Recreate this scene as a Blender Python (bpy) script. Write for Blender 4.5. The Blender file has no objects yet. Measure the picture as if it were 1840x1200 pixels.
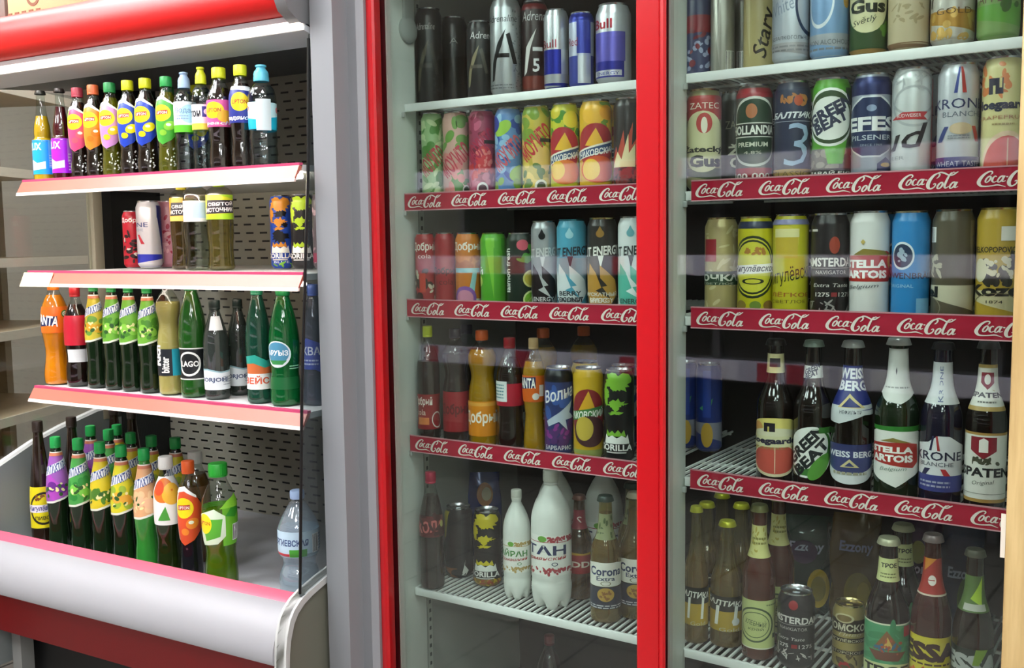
import bpy, bmesh, math, random
from mathutils import Vector, Matrix
from mathutils.geometry import tessellate_polygon
PI = math.pi
SC = bpy.context.scene
COL = SC.collection
# ---------------------------------------------------------------- camera
EYE = 1.45
F, PITCH, ROLL = 1800.0, .0943, -.0131
YAW = {1: -.5679, 2: -.6007, 3: -.5137}
DEL = {u: YAW[u] - YAW[1] for u in YAW}

def cam_rows(yaw, pitch, roll):
    cy, sy, cp, sp, cr, sr = math.cos(yaw), math.sin(yaw), math.cos(pitch), math.sin(pitch), math.cos(roll), math.sin(roll)
    f = Vector((sy*cp, cy*cp, -sp)); r = Vector((cy, -sy, 0)); u = r.cross(f)
    return cr*r + sr*u, -(-sr*r + cr*u), f

cam = bpy.data.objects.new('camera', bpy.data.cameras.new('camera')); COL.objects.link(cam)
r_, d_, f_ = cam_rows(YAW[1], PITCH, ROLL)
cam.matrix_world = Matrix(((r_.x, -d_.x, -f_.x, 0), (r_.y, -d_.y, -f_.y, 0), (r_.z, -d_.z, -f_.z, EYE), (0, 0, 0, 1)))
cam.data.sensor_width = 36; cam.data.lens = F/1840*36; cam.data.clip_start = .02
SC.camera = cam
# ---------------------------------------------------------------- light
world = bpy.data.worlds.new('world'); SC.world = world; world.use_nodes = True
world.node_tree.nodes['Background'].inputs[0].default_value = (.95, .97, 1, 1)
world.node_tree.nodes['Background'].inputs[1].default_value = .45
vs = SC.view_settings
vs.view_transform = 'Standard'; vs.look = 'None'; vs.gamma = 1; vs.use_curve_mapping = False; vs.exposure = 0.62
SC.cycles.transparent_max_bounces = 40; SC.cycles.max_bounces = 10
SC.cycles.caustics_reflective = False; SC.cycles.caustics_refractive = False
PANEL = 16.0      # ceiling panels
TUBE = 26.0      # lamp under the top shelf of the open display cooler
# ---------------------------------------------------------------- units and pixels
def ray(u, x, y):
    r, d, f = cam_rows(YAW[u], PITCH, ROLL)
    return (r*((x-920)/F) + d*((y-600)/F) + f)
def at(u, x, y, Y):
    d = ray(u, x, y); return d*(Y/d.y)
def cyl(u, x0, x1, yt, Y):
    """upright cylinder whose axis lies in the plane Y, seen between columns x0 and x1 with its top at row yt"""
    ym = yt+60
    a = ray(u, x0, ym).xy.normalized(); b = ray(u, x1, ym).xy.normalized()
    ang = math.acos(max(-1, min(1, a.dot(b)))); m = (a+b).normalized()
    D = Y/m.y
    t = ray(u, (x0+x1)/2, yt); z = t.z*D/t.xy.length
    return m.x*D, D*math.sin(ang/2)*.982, z
def W(u, x, y, z):
    c, s = math.cos(DEL[u]), math.sin(DEL[u])
    return Vector((x*c-y*s, x*s+y*c, z+EYE))
# ---------------------------------------------------------------- materials
MATS = {}
def lin(h):
    v = [int(h[i:i+2], 16)/255 for i in (0, 2, 4)]
    return tuple(c/12.92 if c <= .04045 else ((c+.055)/1.055)**2.4 for c in v) + (1,)
def M(h, rough=.32, metal=0.0, spec=.5, emit=0, coat=0):
    k = (h, rough, metal, spec, emit, coat)
    if k in MATS: return MATS[k]
    m = bpy.data.materials.new('paint_'+h); m.use_nodes = True
    p = m.node_tree.nodes['Principled BSDF']
    p.inputs['Base Color'].default_value = lin(h); p.inputs['Roughness'].default_value = rough
    p.inputs['Metallic'].default_value = metal; p.inputs['Specular IOR Level'].default_value = spec
    p.inputs['Coat Weight'].default_value = coat; p.inputs['Coat Roughness'].default_value = .08
    if emit:
        p.inputs['Emission Color'].default_value = lin(h); p.inputs['Emission Strength'].default_value = emit
    MATS[k] = m; return m
def facing(nt):
    """Schlick reflectance from the angle of view: .04 head on, 1 at grazing"""
    n = nt.nodes; l = nt.links
    lw = n.new('ShaderNodeLayerWeight'); lw.inputs['Blend'].default_value = .5
    pw = n.new('ShaderNodeMath'); pw.operation = 'POWER'; pw.inputs[1].default_value = 5
    ma = n.new('ShaderNodeMath'); ma.operation = 'MULTIPLY_ADD'
    l.new(lw.outputs['Facing'], pw.inputs[0]); l.new(pw.outputs[0], ma.inputs[0])
    return ma
def thin(h, f0=.05, haze=0.0, hz='ffffff', bump=0, rough=0.02):
    """clear skin of glass or plastic: tinted transparent + mirror, with a little milky body if haze"""
    k = ('thin', h, f0, haze, hz, bump, rough)
    if k in MATS: return MATS[k]
    m = bpy.data.materials.new('clear_'+h); m.use_nodes = True; nt = m.node_tree; n = nt.nodes; l = nt.links
    n.remove(n['Principled BSDF']); out = n['Material Output']
    tr = n.new('ShaderNodeBsdfTransparent'); tr.inputs[0].default_value = lin(h)
    gl = n.new('ShaderNodeBsdfGlossy'); gl.inputs['Roughness'].default_value = rough
    ma = facing(nt); ma.inputs[1].default_value = 1-f0; ma.inputs[2].default_value = f0
    mx = n.new('ShaderNodeMixShader'); l.new(ma.outputs[0], mx.inputs[0])
    base = tr
    if haze:
        df = n.new('ShaderNodeBsdfDiffuse'); df.inputs[0].default_value = lin(hz)
        m2 = n.new('ShaderNodeMixShader'); m2.inputs[0].default_value = haze
        l.new(tr.outputs[0], m2.inputs[1]); l.new(df.outputs[0], m2.inputs[2]); base = m2
    l.new(base.outputs[0], mx.inputs[1]); l.new(gl.outputs[0], mx.inputs[2]); l.new(mx.outputs[0], out.inputs[0])
    if bump:
        tc = n.new('ShaderNodeTexCoord'); nz = n.new('ShaderNodeTexNoise'); nz.inputs['Scale'].default_value = bump
        bp = n.new('ShaderNodeBump'); bp.inputs['Strength'].default_value = .6; bp.inputs['Distance'].default_value = .004
        l.new(tc.outputs['Object'], nz.inputs['Vector']); l.new(nz.outputs[0], bp.inputs['Height']); l.new(bp.outputs[0], gl.inputs['Normal'])
    MATS[k] = m; return m
def nodes_mat(name, build, rough=.5, metal=0.0):
    m = bpy.data.materials.new(name); m.use_nodes = True; nt = m.node_tree
    p = nt.nodes['Principled BSDF']; p.inputs['Roughness'].default_value = rough; p.inputs['Metallic'].default_value = metal
    build(nt, nt.nodes, nt.links, p); return m
def ramp(nt, stops):
    r = nt.nodes.new('ShaderNodeValToRGB'); e = r.color_ramp.elements
    e[0].position, e[0].color = stops[0][0], lin(stops[0][1]); e[1].position, e[1].color = stops[-1][0], lin(stops[-1][1])
    for p, c in stops[1:-1]:
        x = e.new(p); x.color = lin(c)
    return r
def noisy(name, c0, c1, scale=(8, 8, 8), rough=.5, metal=0.0, bump=0, lo=.3, hi=.7):
    def b(nt, n, l, p):
        tc = n.new('ShaderNodeTexCoord'); mp = n.new('ShaderNodeMapping'); mp.inputs['Scale'].default_value = scale
        nz = n.new('ShaderNodeTexNoise'); nz.inputs['Scale'].default_value = 1; nz.inputs['Detail'].default_value = 5
        r = ramp(nt, [(lo, c0), (hi, c1)])
        l.new(tc.outputs['Object'], mp.inputs[0]); l.new(mp.outputs[0], nz.inputs['Vector']); l.new(nz.outputs[0], r.inputs[0]); l.new(r.outputs[0], p.inputs['Base Color'])
        if bump:
            bp = n.new('ShaderNodeBump'); bp.inputs['Strength'].default_value = bump; bp.inputs['Distance'].default_value = .002
            l.new(nz.outputs[0], bp.inputs['Height']); l.new(bp.outputs[0], p.inputs['Normal'])
    return nodes_mat(name, b, rough, metal)
def slotted(name, base, hole):
    """sheet metal pierced with staggered rows of short slots (object X and Z, metres)"""
    def b(nt, n, l, p):
        def mth(op, a, bb=None, c=None):
            q = n.new('ShaderNodeMath'); q.operation = op
            for i, v in enumerate((a, bb, c)):
                if v is None: continue
                if isinstance(v, (int, float)): q.inputs[i].default_value = v
                else: l.new(v, q.inputs[i])
            return q.outputs[0]
        tc = n.new('ShaderNodeTexCoord'); sp = n.new('ShaderNodeSeparateXYZ'); l.new(tc.outputs['Object'], sp.inputs[0])
        zz = mth('DIVIDE', sp.outputs[2], .0262); row = mth('FLOOR', zz); fz = mth('SUBTRACT', zz, row)
        odd = mth('MULTIPLY', mth('MODULO', mth('ADD', row, 200), 3), .16)
        xx = mth('ADD', mth('DIVIDE', sp.outputs[0], .057), odd); fx = mth('FRACT', mth('ADD', xx, 200))
        hz = mth('LESS_THAN', mth('ABSOLUTE', mth('SUBTRACT', fz, .5)), .11)
        hx = mth('LESS_THAN', mth('ABSOLUTE', mth('SUBTRACT', fx, .5)), .27)
        mk = mth('MULTIPLY', hz, hx)
        mix = n.new('ShaderNodeMix'); mix.data_type = 'RGBA'; l.new(mk, mix.inputs[0]); mix.inputs[6].default_value = lin(base); mix.inputs[7].default_value = lin(hole)
        l.new(mix.outputs[2], p.inputs['Base Color'])
    return nodes_mat(name, b, .45)
def tiles(name, c, grout, s):
    def b(nt, n, l, p):
        tc = n.new('ShaderNodeTexCoord'); br = n.new('ShaderNodeTexBrick'); br.offset = 0; br.inputs['Scale'].default_value = 1
        br.inputs['Brick Width'].default_value = s; br.inputs['Row Height'].default_value = s; br.inputs['Mortar Size'].default_value = .006
        br.inputs['Color1'].default_value = lin(c); br.inputs['Color2'].default_value = lin(c); br.inputs['Mortar'].default_value = lin(grout)
        l.new(tc.outputs['Object'], br.inputs['Vector']); l.new(br.outputs[0], p.inputs['Base Color'])
    return nodes_mat(name, b, .25)
# ---------------------------------------------------------------- mesh helpers
class MB:
    def __init__(s): s.bm = bmesh.new(); s.mats = []
    def mi(s, m):
        if m not in s.mats: s.mats.append(m)
        return s.mats.index(m)
    def box(s, x0, x1, y0, y1, z0, z1, m, bev=0, rot=None):
        bm = s.bm; n0 = len(bm.faces)
        v = [bm.verts.new((x, y, z)) for x in (x0, x1) for y in (y0, y1) for z in (z0, z1)]
        fs = [bm.faces.new([v[i] for i in q]) for q in ((0, 1, 3, 2), (4, 6, 7, 5), (0, 4, 5, 1), (2, 3, 7, 6), (0, 2, 6, 4), (1, 5, 7, 3))]
        i = s.mi(m)
        for f in fs: f.material_index = i
        if bev:
            r = bmesh.ops.bevel(bm, geom=list({e for f in fs for e in f.edges}), offset=bev, segments=2, affect='EDGES', profile=.5)
            for f in r['faces']: f.material_index = i
            v = list({q for f in r['faces'] for q in f.verts} | {q for q in v if q.is_valid})
        if rot is not None: bmesh.ops.transform(bm, matrix=rot, verts=[q for q in v if q.is_valid])
        return s
    def prism(s, prof, x0, x1, m, axis='x', smooth=False, close=True):
        """profile [(y,z)] swept along x (or [(x,y)] along z with axis 'z')"""
        bm = s.bm; i = s.mi(m)
        mk = (lambda p, t: (t, p[0], p[1])) if axis == 'x' else ((lambda p, t: (p[0], p[1], t)) if axis == 'z' else (lambda p, t: (p[0], t, p[1])))
        A = [bm.verts.new(mk(p, x0)) for p in prof]; B = [bm.verts.new(mk(p, x1)) for p in prof]; n = len(prof)
        for k in range(n if close else n-1):
            f = bm.faces.new((A[k], A[(k+1) % n], B[(k+1) % n], B[k])); f.material_index = i; f.smooth = smooth
        if close:
            for V in (A, B[::-1]):
                for t in tessellate_polygon([[q.co for q in V]]):
                    try:
                        f = bm.faces.new([V[j] for j in t]); f.material_index = i
                    except ValueError: pass
        return s
    def tube(s, pts, r, m, seg=8, cap=True):
        bm = s.bm; i = s.mi(m); pts = [Vector(p) for p in pts]; rings = []
        for k, p in enumerate(pts):
            d = (pts[min(k+1, len(pts)-1)]-pts[max(k-1, 0)]).normalized()
            a = d.orthogonal().normalized(); b = d.cross(a)
            if rings:   # keep the frame from twisting
                a = (pa - d*pa.dot(d)).normalized(); b = d.cross(a)
            pa = a
            rings.append([bm.verts.new(p + (a*math.cos(2*PI*j/seg)+b*math.sin(2*PI*j/seg))*r) for j in range(seg)])
        for A, B in zip(rings, rings[1:]):
            for j in range(seg):
                f = bm.faces.new((A[j], A[(j+1) % seg], B[(j+1) % seg], B[j])); f.smooth = True; f.material_index = i
        if cap:
            for R in (rings[0][::-1], rings[-1]):
                f = bm.faces.new(R); f.material_index = i
        return s
    def lathe(s, prof, m, seg=48, fn=None, mfn=None, smooth=True):
        """profile [(z,r)] turned about the z axis; fn(z,angle,r)->(r,z) shapes it, mfn(z) picks a material"""
        bm = s.bm; i = s.mi(m); rings = []
        for z, r in prof:
            if r < 1e-6: rings.append([bm.verts.new((0, 0, z))]); continue
            R = []
            for j in range(seg):
                t = 2*PI*j/seg; rr, zz = fn(z, t, r) if fn else (r, z)
                R.append(bm.verts.new((rr*math.sin(t), -rr*math.cos(t), zz)))
            rings.append(R)
        for k, (A, B) in enumerate(zip(rings, rings[1:])):
            mm = s.mi(mfn((prof[k][0]+prof[k+1][0])/2)) if mfn else i
            for j in range(seg):
                j2 = (j+1) % seg
                if len(A) == 1 and len(B) == 1: continue
                q = (A[0], B[j2], B[j]) if len(A) == 1 else ((A[j], A[j2], B[0]) if len(B) == 1 else (A[j], A[j2], B[j2], B[j]))
                f = bm.faces.new(q); f.smooth = smooth; f.material_index = mm
        return s
    def link(s, name, parent=None, off=None, loc=None, rz=None, sharp=True):
        if off is not None: bmesh.ops.translate(s.bm, vec=-Vector(off), verts=s.bm.verts)
        me = bpy.data.meshes.new(name); bmesh.ops.recalc_face_normals(s.bm, faces=[f for f in s.bm.faces if not f.tag]); s.bm.to_mesh(me); s.bm.free()
        for m in s.mats: me.materials.append(m)
        if sharp: me.set_sharp_from_angle(angle=math.radians(40))
        o = bpy.data.objects.new(name, me); COL.objects.link(o)
        if parent is not None: o.parent = parent
        if loc is not None: o.location = loc
        if rz is not None: o.rotation_euler = (0, 0, rz)
        return o
def tag(o, label=None, cat=None, group=None, kind=None):
    for k, v in (('label', label), ('category', cat), ('group', group), ('kind', kind)):
        if v: o[k] = v
    return o
def empty(name, loc, rz=0):
    o = bpy.data.objects.new(name, None); COL.objects.link(o); o.location = loc; o.rotation_euler = (0, 0, rz); o.empty_display_size = .02; return o
class Thing:
    """an Empty at (x,y,z) of a unit's frame; parts are meshed in that frame"""
    def __init__(s, name, u, x, y, z, label, cat, group=None):
        s.u = u; s.off = (x, y, z); s.o = tag(empty(name, W(u, x, y, z), DEL[u]), label, cat, group)
    def part(s, name, mb, parent=None, label=None, u=None):
        if u is not None and u != s.u: mb.bm.transform(Matrix.Rotation(DEL[u]-DEL[s.u], 4, 'Z'))
        o = mb.link(name, parent or s.o, off=s.off)
        if label: o['label'] = label
        return o
def dup(root, loc, rz, label, group=None):
    r = root.copy(); COL.objects.link(r); r.location = loc; r.rotation_euler = (0, 0, rz); r['label'] = label
    if group: r['group'] = group
    for ch in list(root.children):
        c = ch.copy(); COL.objects.link(c); c.parent = r
        for g in ch.children:
            d = g.copy(); COL.objects.link(d); d.parent = c
    return r
def smooth_prof(p, n=5):
    out = []
    for k in range(len(p)-1):
        a, b, c, d = p[max(k-1, 0)], p[k], p[k+1], p[min(k+2, len(p)-1)]
        for j in range(n):
            t = j/n
            r = .5*((2*b[1]) + (c[1]-a[1])*t + (2*a[1]-5*b[1]+4*c[1]-d[1])*t*t + (-a[1]+3*b[1]-3*c[1]+d[1])*t**3)
            lo, hi = min(b[1], c[1]), max(b[1], c[1])
            out.append((b[0]+(c[0]-b[0])*t, min(max(r, lo-.01), hi+.01)))
    return out+[p[-1]]
# ---------------------------------------------------------------- printed art, in label space: a -1..1 is the visible half turn, v 0..1 the height
def R(c, a0, a1, v0, v1): return ('P', c, [(a0, v0), (a1, v0), (a1, v1), (a0, v1)])
def P(c, *pts): return ('P', c, list(pts))
def E(c, a, v, ra, rv, n=28, rot=0): return ('E', c, a, v, ra, rv, n, rot)
def O(c, a, v, ra, rv, t=.16, n=32): return ('O', c, a, v, ra, rv, t, n)
def T(c, s, a0, a1, v0, v1, rot=0, sh=0, b=0): return ('T', c, s, a0, a1, v0, v1, rot, sh, b)
def S(c, n, seed, a0, a1, v0, v1, ra, rv):
    rd = random.Random(seed)
    return ('G', [E(c, rd.uniform(a0, a1), rd.uniform(v0, v1), ra*rd.uniform(.35, .95), rv*rd.uniform(.35, .95), 12, rd.uniform(0, 3)) for _ in range(int(n*1.5))])
def BAR(a0, a1, v0, v1, seed=1, n=9):
    rd = random.Random(seed); w = (a1-a0)/n
    return ('G', [R('f2f2ee', a0-.02, a1+.02, v0-.006, v1+.006)]+[R('1b1b1b', a0+k*w, a0+k*w+w*rd.uniform(.25, .7), v0, v1) for k in range(n)])
def LINES(c, a0, a1, v0, v1, n, seed=3):
    """rows of fine print too small to read: thin broken bars"""
    rd = random.Random(seed); o = []; h = (v1-v0)/n
    for k in range(n):
        x = a0
        while x < a1:
            w = rd.uniform(.04, .12)*(a1-a0)*1.6; o.append(R(c, x, min(x+w, a1), v0+k*h+h*.3, v0+k*h+h*.75)); x += w+.03*(a1-a0)
    return ('G', o)
def RAG(c, a, v, ra, rv, sd, n=26):
    rd = random.Random(sd); return ('P', c, [(a+ra*q*math.cos(2*PI*k/n), v+rv*q*math.sin(2*PI*k/n)) for k in range(n) for q in (rd.uniform(.55, 1.1),)])
TXT = {}
def text_tris(s, b, sh):
    k = (s, b, sh)
    if k not in TXT:
        c = bpy.data.curves.new('t', 'FONT'); c.body = s; c.resolution_u = 2; c.offset = b; c.shear = sh; c.space_line = .8; c.align_x = 'CENTER'
        o = bpy.data.objects.new('t', c); m = o.to_mesh()
        vs_ = [(v.co.x, v.co.y) for v in m.vertices]; fs = [tuple(p.vertices) for p in m.polygons]
        o.to_mesh_clear(); bpy.data.objects.remove(o); bpy.data.curves.remove(c)
        xs = [v[0] for v in vs_] or [0]; ys = [v[1] for v in vs_] or [0]
        x0, x1, y0, y1 = min(xs), max(xs), min(ys), max(ys)
        TXT[k] = ([((x-x0)/max(x1-x0, 1e-6)-.5, (y-y0)/max(y1-y0, 1e-6)-.5) for x, y in vs_], fs)
    return TXT[k]
def flat(prim, Ra, Hv):
    """a primitive as [(colour, verts, faces)]; Ra, Hv are mm-true scales of a and v so that rotations stay true"""
    k, c = prim[0], prim[1]
    if k == 'G':
        o = []
        for q in prim[1]: o += flat(q, Ra, Hv)
        return o
    if k == 'P':
        pts = prim[2]; return [(c, pts, [tuple(t) for t in tessellate_polygon([[Vector((p[0]*Ra, p[1]*Hv, 0)) for p in pts]])])]
    if k == 'E':
        _, c, a, v, ra, rv, n, rot = prim; cr, sr = math.cos(rot), math.sin(rot); pts = []
        for j in range(n):
            x, y = ra*Ra*math.cos(2*PI*j/n), rv*Hv*math.sin(2*PI*j/n)
            pts.append((a+(x*cr-y*sr)/Ra, v+(x*sr+y*cr)/Hv))
        return [(c, pts+[(a, v)], [(j, (j+1) % n, n) for j in range(n)])]
    if k == 'O':
        _, c, a, v, ra, rv, t, n = prim; pts = []
        for q in (1, 1-t):
            pts += [(a+ra*q*math.cos(2*PI*j/n), v+rv*q*math.sin(2*PI*j/n)) for j in range(n)]
        return [(c, pts, [(j, (j+1) % n, n+(j+1) % n, n+j) for j in range(n)])]
    if k == 'T':
        _, c, s, a0, a1, v0, v1, rot, sh, b = prim; vv, ff = text_tris(s, b, sh)
        w, h = (a1-a0)*Ra, (v1-v0)*Hv; ca, cv = (a0+a1)/2, (v0+v1)/2; rot = math.radians(rot); cr, sr = math.cos(rot), math.sin(rot)
        return [(c, [(ca+(x*w*cr-y*h*sr)/Ra, cv+(x*w*sr+y*h*cr)/Hv) for x, y in vv], ff)]
def add_art(mb, art, H, rad, vcuts=(), rough=.32, metal=0.0, off0=.00025, step=.00011):
    """wrap the art round the turned body rad(z) of height H"""
    R0 = max(rad(H*q/10) for q in range(11)); Ra, Hv = R0*PI/2, H; lay = 0
    for prim in art:
        for c, pts, fs in flat(prim, Ra, Hv):
            pts = [(p[0], min(max(p[1], .014), .972)) for p in pts]
            bm = bmesh.new(); V = [bm.verts.new((p[0], 0, p[1])) for p in pts]
            for f in fs:
                try: bm.faces.new([V[i] for i in f])
                except ValueError: pass
            xs = [p[0] for p in pts]; zs = [p[1] for p in pts]
            for q in range(math.ceil(min(xs)*12+.01), math.floor(max(xs)*12-.01)+1):
                bmesh.ops.bisect_plane(bm, geom=bm.verts[:]+bm.edges[:]+bm.faces[:], plane_co=(q/12, 0, 0), plane_no=(1, 0, 0), dist=1e-5)
            for q in vcuts:
                if min(zs) < q < max(zs): bmesh.ops.bisect_plane(bm, geom=bm.verts[:]+bm.edges[:]+bm.faces[:], plane_co=(0, 0, q), plane_no=(0, 0, 1), dist=1e-5)
            i = mb.mi(M(c, rough, metal)); mp = {}
            for v in bm.verts:
                t = v.co.x*PI/2; z = v.co.z*H; r = rad(z)+off0+lay*step
                mp[v] = mb.bm.verts.new((r*math.sin(t), -r*math.cos(t), z))
            for f in bm.faces:
                try: g = mb.bm.faces.new([mp[v] for v in f.verts])
                except ValueError: continue
                g.material_index = i; g.smooth = True
                g.normal_update(); cc = g.calc_center_median()
                if g.normal.x*cc.x+g.normal.y*cc.y < 0: g.normal_flip()
                g.tag = True
            bm.free()
        lay += 1
def rad_of(prof):
    def f(z):
        for (z0, r0), (z1, r1) in zip(prof, prof[1:]):
            if z0 <= z <= z1: return r0+(r1-r0)*(z-z0)/max(z1-z0, 1e-9)
        return prof[-1][1] if z > prof[-1][0] else prof[0][1]
    return f
# ---------------------------------------------------------------- cans and bottles
SILVER = lambda: M('c9ccd0', .25, 1.0)
def face_rz(p): return math.atan2(-p.x, p.y)
ROWS = {}
def row(key, u, z, Y, group): ROWS[key] = (u, z+.0006, Y, group)
ITEMS = {}
def can(key, rk, name, x0, x1, yt, base, label, cat, art=(), Y=None, metal=0.0, rough=.3, rim='c9ccd0', H=None):
    u, z, Yc, group = ROWS[rk]; Y = Y or Yc
    X, r, zt = cyl(u, x0, x1, yt, Y); H = H or zt-z; s = r/.033
    root = tag(empty(name, W(u, X, Y, z)), label, cat, group); root.rotation_euler.z = face_rz(root.location)
    prof = [(0, r*.72), (.002*s, r*.78), (.011*s, r*.985), (.014*s, r), (H-.021*s, r), (H-.017*s, r*.985), (H-.005*s, r*.84), (H-.003*s, r*.835)]
    mb = MB(); bm_ = M(base, rough, metal); rm = M(rim, .25, 1.0)
    mb.lathe([(.006*s, 0), (.006*s, r*.6)]+prof, bm_, 48, mfn=lambda q: rm if q < .006*s else bm_)
    add_art(mb, art, H, rad_of(prof), [1-.021*s/H, 1-.017*s/H], rough, metal)
    mb.link('body', root)
    lb = MB(); lb.lathe([(H-.004*s, r*.835), (H-.0005, r*.86), (H, r*.84), (H-.0008, r*.815), (H-.006*s, r*.77), (H-.0055*s, 0)], rm, 40); lb.link('lid', root)
    tb = MB(); tb.box(-r*.2, r*.2, -r*.05, r*.5, H-.0054*s, H-.004*s, rm, .0006); tb.link('pull_tab', root)
    ITEMS[key] = root; return root
PROF = {
 'lipton': [(0, .62), (.012, .86), (.03, .93), (.1, .95), (.2, .9), (.29, .85), (.38, .93), (.48, 1), (.62, 1), (.71, .95), (.79, .74), (.86, .5), (.895, .46), (.92, .46)],
 'beer': [(0, .8), (.012, .97), (.025, 1), (.5, 1), (.545, .99), (.6, .9), (.67, .68), (.73, .53), (.8, .47), (.9, .43), (.93, .42), (.965, .42)],
 'stubby': [(0, .8), (.012, .97), (.025, 1), (.46, 1), (.52, .97), (.59, .84), (.66, .64), (.73, .5), (.82, .44), (.93, .4), (.965, .4)],
 'natakh': [(0, .8), (.012, .95), (.05, 1), (.15, .97), (.26, .9), (.36, .95), (.46, 1), (.53, 1), (.62, .94), (.72, .8), (.81, .62), (.88, .46), (.905, .4), (.93, .4)],
 'coke': [(0, .66), (.012, .9), (.05, 1), (.16, 1), (.27, .93), (.36, .96), (.44, 1), (.62, 1), (.69, .95), (.77, .75), (.84, .5), (.89, .38), (.93, .37)],
 'fanta': [(0, .7), (.012, .9), (.05, .97), (.13, .95), (.25, .83), (.33, .8), (.43, .9), (.52, 1), (.66, 1), (.74, .92), (.82, .7), (.88, .45), (.93, .37)],
 'dobry': [(0, .7), (.012, .92), (.04, 1), (.38, 1), (.46, .98), (.53, .9), (.6, .8), (.66, .86), (.72, .98), (.76, 1), (.8, .95), (.86, .68), (.9, .42), (.94, .38)],
 'tan': [(0, .78), (.02, .88), (.07, .97), (.16, 1), (.2, .97), (.24, 1), (.6, 1), (.68, .96), (.76, .8), (.83, .56), (.88, .36), (.895, .33), (.9, .36), (.91, .33), (.94, .33)],
 'water': [(0, .7), (.015, .92), (.04, .98), (.1, .96), (.16, 1), (.22, .95), (.28, 1), (.34, .95), (.4, .99), (.62, 1), (.7, .98), (.77, .84), (.81, .6), (.835, .44), (.86, .44)],
 'can5': [(0, .75), (.02, .92), (.06, .98), (.12, .95), (.18, 1), (.26, .92), (.33, .78), (.39, .84), (.45, .99), (.62, 1), (.68, .98), (.76, .8), (.83, .58), (.89, .4), (.9, .32), (.95, .3)],
 'soft33': [(0, .85), (.015, .97), (.04, 1), (.42, 1), (.455, .97), (.48, .78), (.52, .8), (.6, .76), (.7, .58), (.8, .46), (.9, .4), (.965, .4)],
 'plain': [(0, .74), (.012, .94), (.04, 1), (.1, .98), (.16, 1), (.4, 1), (.56, .99), (.66, .9), (.76, .7), (.85, .48), (.89, .4), (.93, .38)],
 'stubbyplain': [(0, .74), (.012, .94), (.04, 1), (.1, .97), (.2, .93), (.3, .94), (.42, 1), (.86, 1), (.9, .95), (.935, .72), (.955, .5), (.965, .4), (.98, .38)],
 'cone': [(0, .8), (.012, .97), (.03, 1), (.36, 1), (.46, .94), (.6, .78), (.74, .6), (.86, .45), (.92, .4), (.94, .4)],
}
def cap_mesh(kind, H, R_, c, zc, rc):
    mb = MB(); m = M(c, .35)
    if kind == 'screw':
        rr = rc*1.16; z0 = H*zc
        mb.lathe([(z0, rr*.97), (z0+.0015, rr), (z0+.004, rr), (z0+.0045, rr*.97), (z0+.005, rr), (H-.0025, rr*.985), (H-.0006, rr*.93), (H, rr*.8), (H, 0)], m, 60,
                 fn=lambda z, t, r: (r*(1+(.018 if z0+.0046 < z < H-.001 else 0)*math.cos(30*t)), z))
    elif kind == 'crown':
        z0 = H*.955; rr = rc*1.3
        mb.lathe([(z0, rr), (z0+.001, rr*1.02), (H-.003, rr*.9), (H-.0008, rr*.82), (H, rr*.6), (H, 0)], M(c, .3, .3), 42, fn=lambda z, t, r: (r*(1+(.03 if z < z0+.0015 else 0)*math.cos(21*t)), z))
    elif kind == 'sport':
        z0 = H*zc; rr = rc*1.25; h = H-z0
        mb.lathe([(z0, rr), (z0+h*.25, rr), (z0+h*.3, rr*.96), (z0+h*.45, rr*.98), (z0+h*.62, rr*.85), (z0+h*.74, rr*.62), (z0+h*.84, rr*.58), (z0+h*.88, rr*.72), (H-.001, rr*.7), (H, rr*.6), (H, 0)], m, 36)
    elif kind == 'swing':
        z0 = H*.955; rr = rc*1.25
        mb.lathe([(z0, rr), (z0+.004, rr*1.04), (H-.004, rr), (H, rr*.8), (H+.001, 0)], m, 30)
    return mb
def bottle(key, rk, name, x0, x1, yt, prof, shell, label, cat, art=(), neck=None, drink=None, fill=.8, cap=('screw', '1f8a4a'), Y=None, petal=0, H=None, R_=None, lrough=.35):
    """shell: material of the skin; drink: material of the liquid inside, to the level fill; cap (kind, colour[, start])"""
    u, z, Yc, group = ROWS[rk]; Y = Y or Yc
    X, r, zt = cyl(u, x0, x1, yt, Y); H = H or zt-z; r = R_ or r
    root = tag(empty(name, W(u, X, Y, z)), label, cat, group); root.rotation_euler.z = face_rz(root.location)
    pf = [(zz*H, rr*r) for zz, rr in smooth_prof(PROF[prof], 4)]; rad = rad_of(pf)
    fn = None
    if petal: fn = lambda zz, t, q: (q*(1-(.22*max(0, 1-zz/(H*.13)))*(.5-.5*math.cos(5*t))**2), zz+(H*.045*(1-zz/(H*.1))*(.5-.5*math.cos(5*t))**3 if zz < H*.1 else 0))
    mb = MB(); mb.lathe([(.003, 0)]+pf+[(pf[-1][0], 0)], shell, 48, fn=fn); mb.link('body', root)
    if drink:
        zl = fill*H; dp = [(zz, rr-.0009) for zz, rr in pf if zz < zl]; dp = [(dp[0][0]+.001, dp[0][1])]+dp[1:]
        db = MB(); db.lathe([(.004, 0)]+dp+[(zl, rad(zl)-.0009), (zl, 0)], drink, 40, fn=fn); db.link('drink', root)
    zc = cap[2] if len(cap) > 2 else (PROF[prof][-1][0]-.025)
    cap_mesh(cap[0], H, r, cap[1], zc, PROF[prof][-1][1]*r).link('cap', root)
    cuts = [q/24 for q in range(1, 24)]
    if art:
        lb = MB(); add_art(lb, art, H, rad, cuts, lrough); lb.link('label', root, sharp=False)
    if neck:
        lb = MB(); add_art(lb, neck, H, rad, cuts, lrough); lb.link('neck_label', root, sharp=False)
    ITEMS[key] = root; return root
def again(key, u, x, y, z, label, group=None):
    """a copy of a finished can or bottle, standing at (x,y,z) of the unit's frame"""
    p = W(u, x, y, z+.0006); return dup(ITEMS[key], p, face_rz(p)+.2, label, group)
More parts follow.
